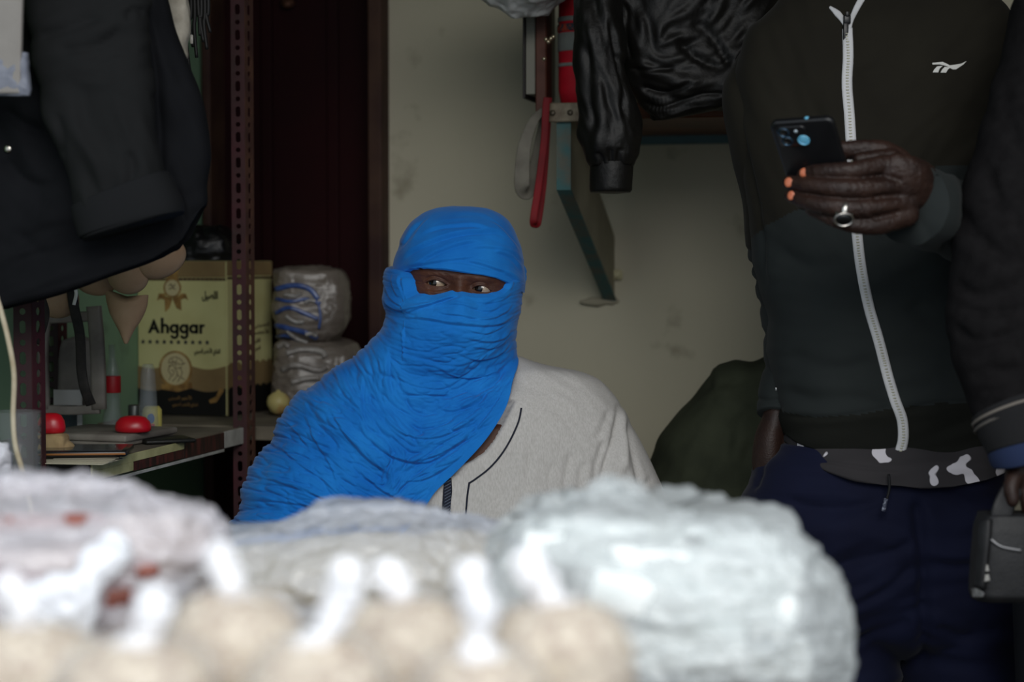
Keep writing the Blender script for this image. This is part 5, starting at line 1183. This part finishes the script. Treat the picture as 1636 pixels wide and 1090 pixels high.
# ------------------------------------------------------------------ coats
m_coat = mat('black_cotton', (17, 18, 21), .85, (21, 22, 25), 12, 4, bump=.15, bscale=500, spec=.08)
coat = thing('coat', (pd(110, 2.62), 2.62, zd(490, 2.62)), 'large black coat hanging at the upper left, one cuffed sleeve in front', 'coat')
hem = lambda px, w: np.interp(px, [-120, 0, 90, 170, 255, 300, 322, 334], [505, 490, 466, 442, 412, 385, 352, 325])
cl = Loft([(-330, 40, 120, 2.62, .03, .03), (-290, -40, 190, 2.62, .045, .045), (-150, -100, 240, 2.62, .055, .05), (0, -110, 275, 2.62, .055, .05), (60, -110, 290, 2.62, .055, .05), (100, -110, 301, 2.62, .055, .05), (160, -110, 318, 2.62, .055, .05), (230, -110, 330, 2.62, .05, .045), (330, -110, 333, 2.62, .045, .04), (500, -110, 333, 2.62, .04, .035)], 3)
V, Fc = cl.build(200, 260, ybot=hem); cb_ = mk('coat_body', V, Fc, m_coat, coat)
fc = Field(-130, -340, 360, 520, 2)
fc.lic(flow([(50, 50, 80), (300, 200, 75), (100, 400, -20), (250, 380, -25), (20, 300, 60)]), 34, 150, .005, 81); fc.lic(flow([(50, 50, 80), (300, 200, 75), (100, 400, -20), (20, 300, 60)]), 12, 60, .0012, 82)
off = [(p, hem(p, 0) - 9) for p in (-100, 0, 90, 170, 255, 296, 314)]
fc.fold(off, 2, .0016, 'groove', 1, .02)
for pts, w, am in (([(232, 20), (250, 120), (256, 250), (246, 330)], 8, .010), ([(0, 170), (40, 200), (80, 215)], 9, .010), ([(0, 250), (40, 290), (90, 300)], 8, .006), ([(262, 260), (290, 330), (300, 370)], 8, .005), ([(140, 390), (200, 400), (270, 385)], 7, .004), ([(20, 360), (60, 400), (110, 420)], 8, .004)): fc.fold(pts, w, am)
carve(cb_, fc)
V, Fc = limb([(130, -260, 2.56, .05, .045), (140, -120, 2.545, .07, .045), (140, 0, 2.54, .080, .045), (150, 100, 2.535, .078, .045), (168, 200, 2.53, .072, .043), (186, 270, 2.53, .066, .042), (196, 320, 2.53, .064, .042), (207, 356, 2.53, .064, .042)], 90, 16, e=2.6)
slv = mk('sleeve', V, Fc, mat('black_cotton_light', (21, 22, 23), .85, (24, 25, 26), 12, 4, bump=.15, bscale=500, spec=.15), coat, label='straight sleeve with a turned cuff')
fs_ = Field(30, -300, 300, 420, 1.5); fs_.lic(flow([(100, 50, -25), (180, 80, -20), (140, 200, 60), (200, 260, 80), (150, 300, 70)]), 16, 80, .003, 83)
for pts, w, am in (([(60, 60), (110, 45), (160, 25)], 5, .006), ([(90, 80), (150, 75), (200, 40)], 5, .006), ([(130, 110), (170, 90), (225, 70)], 5, .007), ([(200, 30), (215, 15), (232, 20)], 5, .006), ([(90, 180), (100, 220), (98, 250)], 6, .004), ([(205, 240), (212, 270), (204, 300)], 5, .005), ([(130, 130), (135, 200), (170, 260)], 8, .004)): fs_.fold(pts, w, am)
carve(slv, fs_)
mk('cuff', *limb([(192, 304, 2.53, .069, .047), (199, 322, 2.53, .072, .049), (210, 352, 2.53, .073, .049), (213, 362, 2.53, .069, .046)], 90, 8, e=2.6), mat('cuff_black', (22, 23, 25), .85, spec=.15), coat)
bC = bvh_of(cb_); h, n = hit(bC, 13, 238)
if h is not None: mk('snap_button', *lathe([(.006, 0), (.006, .001), (.0035, .0025), (.0001, .0025)], 20, M4=frame(h, [1, 0, 0], [0, 0, 1], [0, -1, 0])), mat('nickel', (170, 165, 155), .25, metal=1), coat)
rail = thing('clothes_rail', (-.85, 2.60, 2.3), 'steel rail over the black coat', 'rail')
mk('bar', *tube3([(-1.0, 2.60, 1.93, .012, .012), (-.2, 2.60, 1.93, .012, .012)], 16, side=(0, 1, 0)), mat('rail_steel', (120, 120, 120), .4, metal=.8), rail)
for x in (-.98, -.22): mk('rod', *tube3([(x, 2.60, 1.93, .006, .006), (x, 2.60, 2.3, .006, .006)], 12), mat('rod_steel', (120, 120, 120), .4, metal=.8), rail)
mk('hanger_hook', *tube3(spl([list(X3(*p)) + [.003, .003] for p in ((80, -322, 2.6), (80, -345, 2.6), (76, -360, 2.6), (84, -372, 2.6), (94, -360, 2.6))], 6), 10), mat('hook_wire', (120, 120, 120), .4, metal=.8), coat)
# grey paper packet hanging at the top-left corner
pk = thing('packet', tuple(X3(10, 155, 2.46)), 'grey paper packet hanging in the top left corner over the black coat', 'packet')
V, Fc = rbox((.125, .012, .32), .003, 2); V = V[:]; V = xf(V, frame(X3(-32, 152, 2.46) + [0, 0, .16], unit([1, 0, -.01]), [0, 1, 0], unit([.035, 0, 1])))
o = mk('paper', V, Fc, mat('grey_paper', (140, 136, 132), .7, (120, 116, 112), 10, 4, bump=.3, bscale=60), pk, smooth=False)
V, Fc = Loft([(86, -110, 44, 2.455, .010, .008), (100, -110, 45, 2.455, .013, .008), (140, -110, 47, 2.455, .012, .008), (152, -110, 47.5, 2.455, .008, .008)], 5).build(40, 90); o = mk('film_corner', V, Fc, mat('pale_film', (118, 122, 134), .5, (100, 104, 116), 20, bump=.5, bscale=40), pk, label='paler bluish lower part'); crumple(o, .003, 40, 4)
# white zipped garment and black cords next to the coat
V, Fc = Loft([(-260, 225, 280, 2.8, .02, .02), (0, 262, 300, 2.8, .02, .02), (50, 270, 302, 2.8, .02, .02), (75, 280, 298, 2.8, .015, .015), (92, 294, 299, 2.8, .006, .006)], 2.5).build(60, 80)
o = mk('garment', V, Fc, mat('offwhite_cloth', (168, 162, 150), .85, (140, 134, 122), 40, bump=.3), label='off-white garment edge hanging between the black coat and the cords', cat='garment'); crumple(o, .003, 40, 9)
random.seed(4)
for k in range(7):
    x = 303 + k * 5.5; y1 = [120, 78, 95, 60, 70, 82, 55][k]
    V, Fc = tube3(spl([list(X3(x + random.uniform(-2, 2) - 8, -250, 2.9)) + [.0028, .0028], list(X3(x, 0, 2.9)) + [.0032, .0032], list(X3(x + random.uniform(-4, 4), y1 * .5, 2.9)) + [.0032, .0032], list(X3(x + 3, y1, 2.9)) + [.0026, .0026]], 8), 12)
    mk('cord', V, Fc, mat('black_cord%d' % k, (16, 15, 15), .6), label='black cord hanging in a bunch between the off-white garment and the maroon door', cat='cord', group='black cords by the door')
V, Fc = rbox((.005, .005, .014), .001, 1, c=tuple(X3(309, 66, 2.885))); mk('cord_tip', V, Fc, mat('clear_tip', (170, 166, 158), .3), label='pale metal tip on one of the black cords', cat='cord tip')

# ------------------------------------------------------------------ wall shelf, brace and what hangs from it on the right
SB = .48
a_br = wa(975)
def wall_p(a, b, z): return W(a, b, z)
yB = (3.9 - math.sin(TH) * a_br - math.cos(TH) * SB); yW = 3.9 - math.sin(TH) * a_br
zt_, zl, zw0, zw1 = zd(194, yB), zd(303, yB), zd(478, yW), zd(378, yW)
shf = thing('wooden_shelf', tuple(W(a_br + .5, SB / 2, zt_)), 'wooden shelf behind the black leather jacket, brown front and blue-green batten', 'shelf')
m_wood = mat('varnished_wood', (104, 58, 30), .5, (80, 44, 24), 8, 5, stretch=(1, 1, 6), bump=.1); m_teal = mat('teal_paint', (66, 104, 104), .7, (96, 98, 88), 26, 6, .4, .62, bump=.4, bscale=80)
m_tealbar = mat('dark_teal', (84, 112, 118), .7, (74, 98, 104), 10); m_gboard = mat('grey_board', (150, 146, 126), .8, (136, 132, 114), 10, 5, bump=.2, bscale=60)
Mw0 = frame(W(0, 0, 0), ER, -NB, UZ)
def wb(a0, a1, b0, b1, z0, z1, bev=.002, seg=1):
    V, Fc = rbox((a1 - a0, b1 - b0, z1 - z0), bev, seg, c=((a0 + a1) / 2, -(b0 + b1) / 2, (z0 + z1) / 2)); return xf(V, Mw0), Fc
mk('shelf_board', *wb(a_br - .03, 1.3, 0.002, SB + .01, zt_, zt_ + .028), m_wood, shf, smooth=False)
mk('wall_batten', *wb(a_br + .02, 1.3, .002, .03, zd(229, 3.75), zd(206, 3.75)), m_tealbar, shf, smooth=False, label='blue-green batten under the shelf')
mk('end_plate', *wb(a_br - .035, a_br + .05, SB + .01, SB + .016, zt_ - .004, zt_ + .030), mat('old_metal_plate', (140, 130, 110), .6, (90, 76, 60), 40, 5), shf, smooth=False)
for k in (0, 1): mk('screw', *lathe([(.0055, 0), (.005, .0015), (.0001, .002)], 18, M4=frame(W(a_br - .018 + .032 * k, SB + .0165, zt_ + .012), ER, UZ, NB)), mat('screw_steel', (96, 88, 76), .5, metal=.7), shf)
poly = [(SB, zt_), (SB, zl), (0.002, zw0), (0.002, zw1), (SB - .06, zt_)]
V, Fc = prism(poly, .018, frame(W(a_br, 0, 0), NB, UZ, ER)); mk('brace', V, Fc, m_gboard, shf, smooth=False, label='slanting grey board bracing the shelf')
pe = [(SB + .004, zt_), (SB + .004, zl - .002), (0.004, zw0 - .005), (0.004, zw0), (SB, zl + .001), (SB, zt_)]
V, Fc = prism(pe, .026, frame(W(a_br, 0, 0), NB, UZ, ER)); mk('brace_edge', V, Fc, m_teal, shf, smooth=False, label='edge with flaking blue-green paint')
mk('socket', *join(wb(wa(978), wa(995), .001, .012, zd(448, 3.85), zd(432, 3.85), .003), lathe([(.006, 0), (.006, .006), (.003, .007), (.0001, .004)], 20, M4=frame(W(wa(988), .012, zd(440, 3.85)), ER, UZ, NB))), mat('yellowed_plastic', (190, 184, 150), .5), label='small yellowed wall socket beside the foot of the brace', cat='socket')
V, Fc = ell((0, 0, 0), (.045, .006, .007)); o = mk('plaster_dab', V + W(wa(962), .003, zd(483, 3.85)), Fc, mat('plaster', (150, 144, 126), .9), label='rough plaster dab on the wall under the brace', cat='plaster'); crumple(o, .004, 60, 2)
# upright, frame and red roll on the shelf
zs2 = zt_ + .0285
up = wb(a_br - .055 , a_br - .035, SB - .06, SB - .01, zt_, zd(-60, yB)); mk('wooden_upright', *up, mat('brown_batten', (84, 48, 36), .6, (66, 36, 28), 10), label='brown wooden upright at the end of the wall shelf', cat='post', smooth=False)
gfr = thing('wall_panel', tuple(W(a_br - .08, SB - .1, zd(152, yB))), 'thin dark-edged panel beside the brown upright', 'panel')
mk('panel', *wb(a_br - .075, a_br - .058, SB - .2, SB - .02, zd(150, yB), zd(-60, yB), .001), mat('grey_panel', (120, 118, 108), .7), gfr, smooth=False)
mk('edge', *wb(a_br - .080, a_br - .075, SB - .2, SB - .015, zd(157, yB), zd(-60, yB), .001), mat('dark_edge', (38, 34, 32), .6), gfr, smooth=False)
rc_ = W(a_br + .012, SB - .06, zs2); 
roll = thing('rolled_bag', tuple(rc_), 'red rolled bag with grey bands standing behind the leather jacket', 'bag')
m_redf = mat('red_fabric', (178, 12, 34), .7, (150, 10, 28), 20, bump=.2, bscale=300); m_grf = mat('grey_webbing', (112, 116, 112), .7)
mk('roll_body', *lathe([(.02, 0), (.030, .006), (.034, .03), (.034, .34), (.03, .35), (.0001, .352)], 48, tuple(rc_)), m_redf, roll)
zr = lambda py: zd(py, yB - .03) - zs2
mk('band', *join(*[lathe([(.0345, zr(y1)), (.0358, zr(y1) + .001), (.0358, zr(y0) - .001), (.0345, zr(y0))], 48, tuple(rc_)) for y0, y1 in ((22, 30), (48, 78), (97, 103))]), m_grf, roll, label='grey webbing bands')
mk('band', *lathe([(.035, zr(46)), (.0365, zr(46) + .002), (.0365, zr(34) - .002), (.035, zr(34))], 48, tuple(rc_)), mat('patterned_braid', (40, 52, 62), .8, (150, 60, 40), 90, 2, .5, .56), roll, label='dark patterned braid')
bd = []
for k, (x, y) in enumerate(((872, 66), (876, 70), (880, 65), (869, 97), (884, 62))): bd.append(ell(tuple(X3(x, y, yB - .035)), (.004, .004, .004), 10, 14))
mkeach('rivet', bd, mat('rivet_metal', (190, 176, 150), .3, metal=.9), roll, smooth=True)
def loop(name, pts, w, m, lab, d0):
    V, Fc = tube3(spl([list(X3(x, y, d)) + [w, .0012] for x, y, d in pts], 12), 12, 3, side=(0, 1, 0)); return mk(name, V, Fc, m, label=lab, cat='strap')
dS = yB - .03
loop('strap_loop', [(874, 158, dS), (872, 175, dS), (869, 230, dS), (860, 300, dS), (852, 352, dS - .005), (855, 359, dS + .012), (860, 352, dS + .03), (868, 290, dS + .03), (874, 200, dS + .03), (876, 158, dS + .03)], .0065, mat('red_webbing', (118, 10, 20), .7, (96, 8, 16), 20), 'red strap loop hanging from the shelf end', dS)
m_gs = mat('grey_strap', (112, 108, 98), .8, (92, 88, 80), 30)
V, Fc = tube3(spl([list(X3(x, y, d)) + [a_, b_] for x, y, d, a_, b_ in ((868, 178, dS + .03, .006, .001), (852, 196, dS + .01, .0085, .001), (838, 235, dS, .0115, .001), (834, 280, dS, .0135, .001), (835, 303, dS + .008, .0135, .001), (844, 307, dS + .03, .012, .001), (854, 270, dS + .05, .011, .001), (864, 220, dS + .05, .009, .001), (870, 180, dS + .045, .006, .001))], 12), 12, 3)
mk('strap_loop', V, Fc, m_gs, label='wide grey strap loop hanging left of the red one', cat='strap')
V, Fc = Loft([(-90, 770, 900, 3.3, .08, .08), (-30, 765, 905, 3.3, .1, .09), (-5, 775, 895, 3.3, .09, .08), (10, 800, 880, 3.3, .05, .05), (20, 820, 858, 3.3, .02, .02)], 2.2).build(60, 120)
o = mk('plastic_bag', V, Fc, mat('white_film3', (200, 200, 198), .4, (176, 176, 174), 20, bump=.4, bscale=40), label='white plastic bag bottom hanging at the top edge above the turban', cat='bag'); crumple(o, .014, 16, 15)
# leather jacket
dJ = yB - .17
lj = thing('leather_jacket', tuple(X3(1050, 200, dJ)), 'black leather jacket hanging from the wall shelf, sleeve dangling', 'jacket')
m_lea = mat('black_leather_jacket', (12, 11, 10), .5, (16, 15, 13), 20, 4, bump=.35, bscale=140, spec=.22)
ljl = Loft([(-150, 940, 1120, dJ, .05, .05), (-60, 925, 1230, dJ, .075, .07), (40, 960, 1260, dJ, .075, .07), (100, 985, 1262, dJ, .075, .07), (150, 1005, 1255, dJ, .07, .06), (175, 1025, 1250, dJ, .06, .05), (205, 1040, 1240, dJ, .05, .045)], 2.6)
V, Fc = ljl.build(150, 200, ybot=lambda px, w: np.interp(px, [990, 1020, 1041, 1060, 1101, 1165, 1260], [150, 185, 197, 192, 178, 172, 170]))
jb = mk('jacket_body', V, Fc, m_lea, lj)
fj = Field(900, -160, 1280, 330, 1.5)
FLJ = flow([(1020, 50, 80), (1100, 60, -30), (1060, 120, 10), (1140, 60, -50), (1180, 20, -60), (950, 150, 85), (1000, 100, 60)])
fj.lic(FLJ, 20, 70, .0035, 91); fj.lic(FLJ, 8, 40, .002, 92)
for pts, w, am in (([(1000, 110), (1040, 112), (1080, 108)], 4, .006), ([(1020, 140), (1060, 150), (1110, 130)], 5, .007), ([(1080, 60), (1110, 90), (1150, 110)], 6, .008), ([(1110, 30), (1140, 60), (1170, 110)], 6, .008), ([(998, 0), (1002, 60), (1008, 100)], 5, .006), ([(1020, 165), (1060, 172), (1120, 152), (1170, 150)], 3, .005)): fj.fold(pts, w, am)
for k in range(26): fj.fold([(1030 + k * 6, 160 - min(k, 12) * .6), (1034 + k * 6, 190 - min(k, 12) * 1.2)], 1.3, .002, 'groove', 1, .1)
carve(jb, fj)
V, Fc = limb([(958, -60, dJ - .07, .040, .045), (956, 20, dJ - .08, .042, .048), (958, 90, dJ - .085, .044, .05), (966, 160, dJ - .085, .048, .05), (974, 205, dJ - .085, .054, .05), (977, 240, dJ - .085, .048, .046), (977, 265, dJ - .085, .036, .038)], 80, 14)
js = mk('sleeve', V, Fc, m_lea, lj)
f4 = Field(900, -100, 1050, 330, 1.2); f4.lic(flow([(950, 50, 85), (980, 150, 75), (975, 240, 88)]), 14, 60, .0025, 93); f4.lic(flow([(950, 50, 85), (960, 150, 70), (975, 240, 88)]), 5, 30, .001, 94)
for pts, w, am in (([(968, 20), (985, 80), (995, 130), (1000, 200)], 4, .008), ([(935, 60), (940, 140), (950, 220)], 6, .005), ([(985, 90), (1000, 100), (1012, 130)], 4, .006), ([(955, 240), (962, 255), (960, 270)], 3, .005), ([(975, 235), (976, 255), (978, 270)], 3, .005), ([(992, 235), (990, 252), (994, 270)], 3, .005)): f4.fold(pts, w, am)
carve(js, f4)
cf = mk('cuff', *limb([(977, 260, dJ - .085, .035, .036), (977, 270, dJ - .085, .036, .037), (976, 300, dJ - .085, .0355, .036), (976, 307, dJ - .085, .033, .034)], 60, 8), m_lea, lj); crumple(cf, .0015, 60, 3, False)
# olive cloth mound by the wall
V, Fc = Loft([(581, 1172, 1235, 3.38, .03, .03), (586, 1152, 1262, 3.38, .07, .07), (604, 1128, 1300, 3.38, .11, .11), (640, 1100, 1340, 3.38, .15, .14), (680, 1070, 1360, 3.38, .17, .16), (712, 1046, 1375, 3.38, .18, .17), (760, 1034, 1385, 3.38, .19, .18), (830, 1026, 1390, 3.38, .2, .18), (1000, 1010, 1400, 3.38, .21, .18), (1525, 1000, 1400, 3.38, .21, .18)], 2.3).build(160, 200)
V[:, 2] = np.maximum(V[:, 2], .002)
o = mk('cloth_sack', V, Fc, mat('olive_canvas', (62, 66, 52), .9, (44, 48, 38), 9, 6, .35, .65, bump=.3, bscale=200, spec=.1), label='tall olive canvas sack between the seated and the standing person', cat='sack')
fo = Field(1000, 560, 1420, 900, 2); fo.lic(flow([(1100, 650, -50), (1150, 750, -60), (1180, 640, 60), (1080, 780, 80)]), 30, 120, .006, 95); fo.lic(-50, 9, 50, .001, 96)
for pts, w, am in (([(1180, 640), (1160, 700), (1170, 790)], 14, .010), ([(1120, 620), (1150, 615), (1200, 605)], 6, .005), ([(1200, 700), (1190, 760), (1200, 820)], 10, .008)): fo.fold(pts, w, am)
carve(o, fo)

# ------------------------------------------------------------------ plastic bags on the table
m_filmA = plastic('clear_white_film', (208, 212, 222), .5, .16, .6, 30); m_filmB = plastic('milky_film', (214, 219, 220), .5, .16, .6, 30); m_filmC = plastic('pinkish_film', (232, 228, 234), .5, .18, .6, 30)
def crest(pts):
    xs = [p[0] for p in pts]; ys = [p[1] for p in pts]
    return lambda px, w: np.interp(px, xs, ys)
def bigbag(label, rows, d, film, seed, am=.012, e=2.3, ytop=None):
    L = Loft([(r[0], r[1], r[2], d, r[3], r[3]) for r in rows], e); V, Fc = L.build(230, 340, ytop=ytop)
    V[:, 2] = np.maximum(V[:, 2], TZ + .0015)
    t = thing('plastic_bag', (V[:, 0].mean(), V[:, 1].mean(), TZ), label, 'bag')
    o = mk('film', V, Fc, film, t)
    crumple(o, am, 9, seed, False); crumple(o, am * .75, 17, seed + 1); crumple(o, am * .42, 38, seed + 2); crumple(o, am * .16, 90, seed + 3)
    Vn = wverts(o); Vn[:, 2] = np.maximum(Vn[:, 2], TZ + .001); setv(o, Vn)
    return t, o, L
def stuffing(name, t, items, m, seed=0, am=.003, label=None):
    for it in items:
        px, py, d, rx, ry, rz, rot = it
        if m is m_pk: V, Fc = rbox((2 * rx, 2 * ry, 2 * rz), min(rz, ry) * .45, 3)
        else: V, Fc = ell((0, 0, 0), (rx, ry, rz), 26, 40)
        c, s_ = math.cos(rot), math.sin(rot); M4 = frame(X3(px, py, d), [c, 0, -s_], [0, 1, 0], [s_, 0, c]); V = xf(V, M4)
        V[:, 2] = np.maximum(V[:, 2], TZ + .004)
        o = mk(name, V, Fc, m, t, label=label)
        if m is not m_pk: crumple(o, am, 40, seed)
m_pk = mat('white_packets', (240, 244, 243), .4, (226, 232, 231), 20, spec=.5)
DR = 1.67
tR, oR, LR = bigbag('big milky plastic bag full of white packets at the right of the table', [(800, 820, 1262, .004), (815, 806, 1270, .05), (832, 802, 1276, .08), (850, 800, 1284, .10), (890, 796, 1296, .12), (930, 794, 1318, .128), (985, 792, 1334, .13), (1040, 792, 1336, .13), (1100, 800, 1322, .12), (1122, 820, 1296, .10)], DR, m_filmB, 101, .014,
    ytop=crest([(800, 862), (822, 838), (846, 815), (875, 799), (905, 797), (935, 782), (965, 774), (1000, 776), (1020, 782), (1045, 802), (1062, 814), (1100, 812), (1125, 822), (1165, 832), (1210, 828), (1245, 830), (1262, 842), (1272, 872), (1290, 905)]))
stuffing('packet', tR, [(1030, 958, DR - .112, .048, .03, .017, .24), (1185, 975, DR - .098, .045, .03, .018, .12), (1085, 905, DR - .095, .06, .03, .015, .1), (925, 880, DR - .065, .05, .03, .014, .1), (1205, 912, DR - .05, .04, .03, .018, .1), (1085, 1035, DR - .108, .055, .03, .018, -.05), (1220, 1050, DR - .06, .04, .03, .018, .1), (940, 1040, DR - .06, .045, .03, .018, .1), (1000, 850, DR - .02, .07, .04, .012, .05), (1160, 866, DR - .02, .045, .04, .012, .05)], m_pk)
DM = 1.97
tM, oM, LM = bigbag('open clear plastic bag with cream contents in the middle of the table', [(830, 300, 850, .004), (845, 295, 855, .05), (860, 290, 858, .085), (880, 286, 860, .105), (910, 282, 862, .12), (950, 280, 865, .12), (1010, 290, 860, .11)], DM, m_filmA, 111, .012,
    ytop=crest([(280, 900), (300, 885), (345, 862), (400, 850), (440, 838), (475, 824), (520, 816), (570, 812), (640, 812), (700, 816), (760, 828), (800, 838), (860, 845)]))
m_crm = mat('cream_grain', (220, 206, 172), .8, (196, 180, 140), 60, 4, bump=.5, bscale=120)
stuffing('contents', tM, [(600, 935, DM - .02, .16, .09, .05, 0), (450, 945, DM - .02, .10, .08, .045, .1), (730, 930, DM - .02, .08, .08, .05, 0)], m_crm, 7, .004)
DL = 1.68
tL, oL, LL = bigbag('clear plastic bag with reddish-brown contents at the left of the table', [(785, -200, 330, .004), (800, -202, 338, .05), (820, -205, 344, .085), (845, -206, 350, .11), (870, -206, 350, .122), (900, -205, 335, .125), (940, -205, 312, .125), (1000, -200, 290, .12), (1090, -190, 275, .11)], DL, m_filmC, 121, .013,
    ytop=crest([(-210, 830), (-120, 790), (-40, 772), (30, 766), (90, 770), (150, 774), (200, 782), (250, 794), (300, 810), (335, 828), (352, 850)]))
m_redc = mat('reddish_contents', (150, 86, 70), .45, (116, 56, 50), 30, 4, bump=.4, bscale=80, spec=.6)
m_bgc = mat('pale_contents', (206, 190, 180), .7, (180, 160, 150), 24, 4)
stuffing('contents', tL, [(60, 950, DL - .108, .060, .022, .016, .25), (165, 966, DL - .10, .030, .02, .014, -.5), (225, 912, DL - .10, .013, .012, .009, 0), (30, 838, DL - .075, .05, .02, .007, 0), (110, 834, DL - .07, .03, .015, .006, 0), (-60, 950, DL - .08, .045, .03, .025, 0)], m_redc, 8, .003, label='reddish-brown contents')
stuffing('contents', tL, [(120, 895, DL - .01, .11, .07, .03, 0), (235, 875, DL, .06, .06, .03, 0), (0, 895, DL - .01, .09, .07, .03, 0), (80, 1040, DL - .01, .12, .07, .05, 0)], m_bgc, 9, .004, label='pale contents')
V, Fc = tube3(spl([list(X3(x, y, d)) + [a_, b_] for x, y, d, a_, b_ in ((178, 868, 1.53, .010, .006), (160, 900, 1.51, .016, .009), (138, 930, 1.50, .008, .007), (112, 958, 1.49, .020, .010), (85, 986, 1.49, .026, .011), (70, 1004, 1.49, .016, .008))], 10), 30)
o = mk('twisted_tail', V, Fc, plastic('tail_film', (246, 248, 254), .12, .22), tL, label='bright twisted film tail'); crumple(o, .006, 60, 130); crumple(o, .003, 140, 131)
# a low crate carries the small tied bags of grain, nearest the camera
CZ = .955
crate = thing('crate', (-.14, 1.16, TZ), 'low wooden crate under the small tied bags of grain', 'crate')
V, Fc = rbox((.72, .22, .012), .002, c=(-.14, 1.16, CZ - .006)); mk('top_board', V, Fc, m_table, crate, smooth=False)
for yy in (1.055, 1.265):
    V, Fc = rbox((.72, .010, .08), .002, c=(-.14, yy, TZ + .042)); mk('side_board', V, Fc, m_table, crate, smooth=False)
m_grain = mat('beige_grain', (206, 192, 170), .85, (150, 126, 102), 120, 3, .4, .62, bump=.9, bscale=120)
m_knot = plastic('knot_film', (250, 250, 254), .06, .25, .3, 40); m_filmD = plastic('thin_film', (236, 234, 232), .78, .15, .5, 50)
def grainbag(px, py, d, rw, kx, ky, seed, label):
    z1 = zd(py, d); cx_ = pd(px, d); z0 = CZ + .001; h = z1 - z0; c = (cx_, d, z0)
    t = thing('grain_bag', c, label, 'bag', 'small tied grain bags at the front')
    prof = [(.6, 0), (.88, .04), (1.0, .2), (1.03, .45), (.97, .7), (.76, .88), (.45, .97), (.15, 1.0)]
    L = spl(prof, 5); V, Fc = lathe([(max(p[0], .001) * rw, p[1] * h) for p in L], 64, c); o = mk('grain', V, Fc, m_grain, t); crumple(o, .0045, 40, seed, False); crumple(o, .003, 130, seed + 1, True, 2)
    V, Fc = lathe([(max(p[0], .001) * (rw + .004), p[1] * (h + .003)) for p in L], 64, c); o = mk('film', V, Fc, m_filmD, t); crumple(o, .004, 34, seed + 2); crumple(o, .002, 80, seed + 3)
    k0 = np.array([cx_, d, z1 - .010]); k1 = X3(kx, ky, d - .012); m_ = (k0 + k1) / 2
    V, Fc = tube3(spl([list(k0) + [.018, .014], list(k0 * .72 + k1 * .28) + [.006, .006], list(m_ + [.002, 0, 0]) + [.0075, .005], list(k0 * .2 + k1 * .8) + [.0085, .005], list(k1) + [.005, .003]], 8), 28)
    o = mk('knotted_top', V, Fc, m_knot, t, label='white knotted film top'); crumple(o, .003, 80, seed + 4); crumple(o, .0025, 170, seed + 5)
DN = 1.14
for k, a_ in enumerate(((40, 1005, DN + .03, .046, 2, 930, 'nearest the left edge'), (215, 1030, DN - .04, .043, 250, 950, 'second from the left edge, low at the frame bottom'), (372, 958, DN + .05, .043, 345, 880, 'left of centre, below the reddish bag'),
                        (505, 1030, DN - .04, .038, 560, 905, 'low in front, under the open cream bag'), (650, 965, DN + .05, .044, 612, 905, 'in the middle of the front row'), (768, 1050, DN - .04, .036, 752, 905, 'low between two taller knotted bags'), (893, 968, DN + .04, .045, 835, 890, 'rightmost, before the milky bag'))):
    grainbag(*a_[:6], 200 + 7 * k, 'small tied bag of beige grain ' + a_[6])
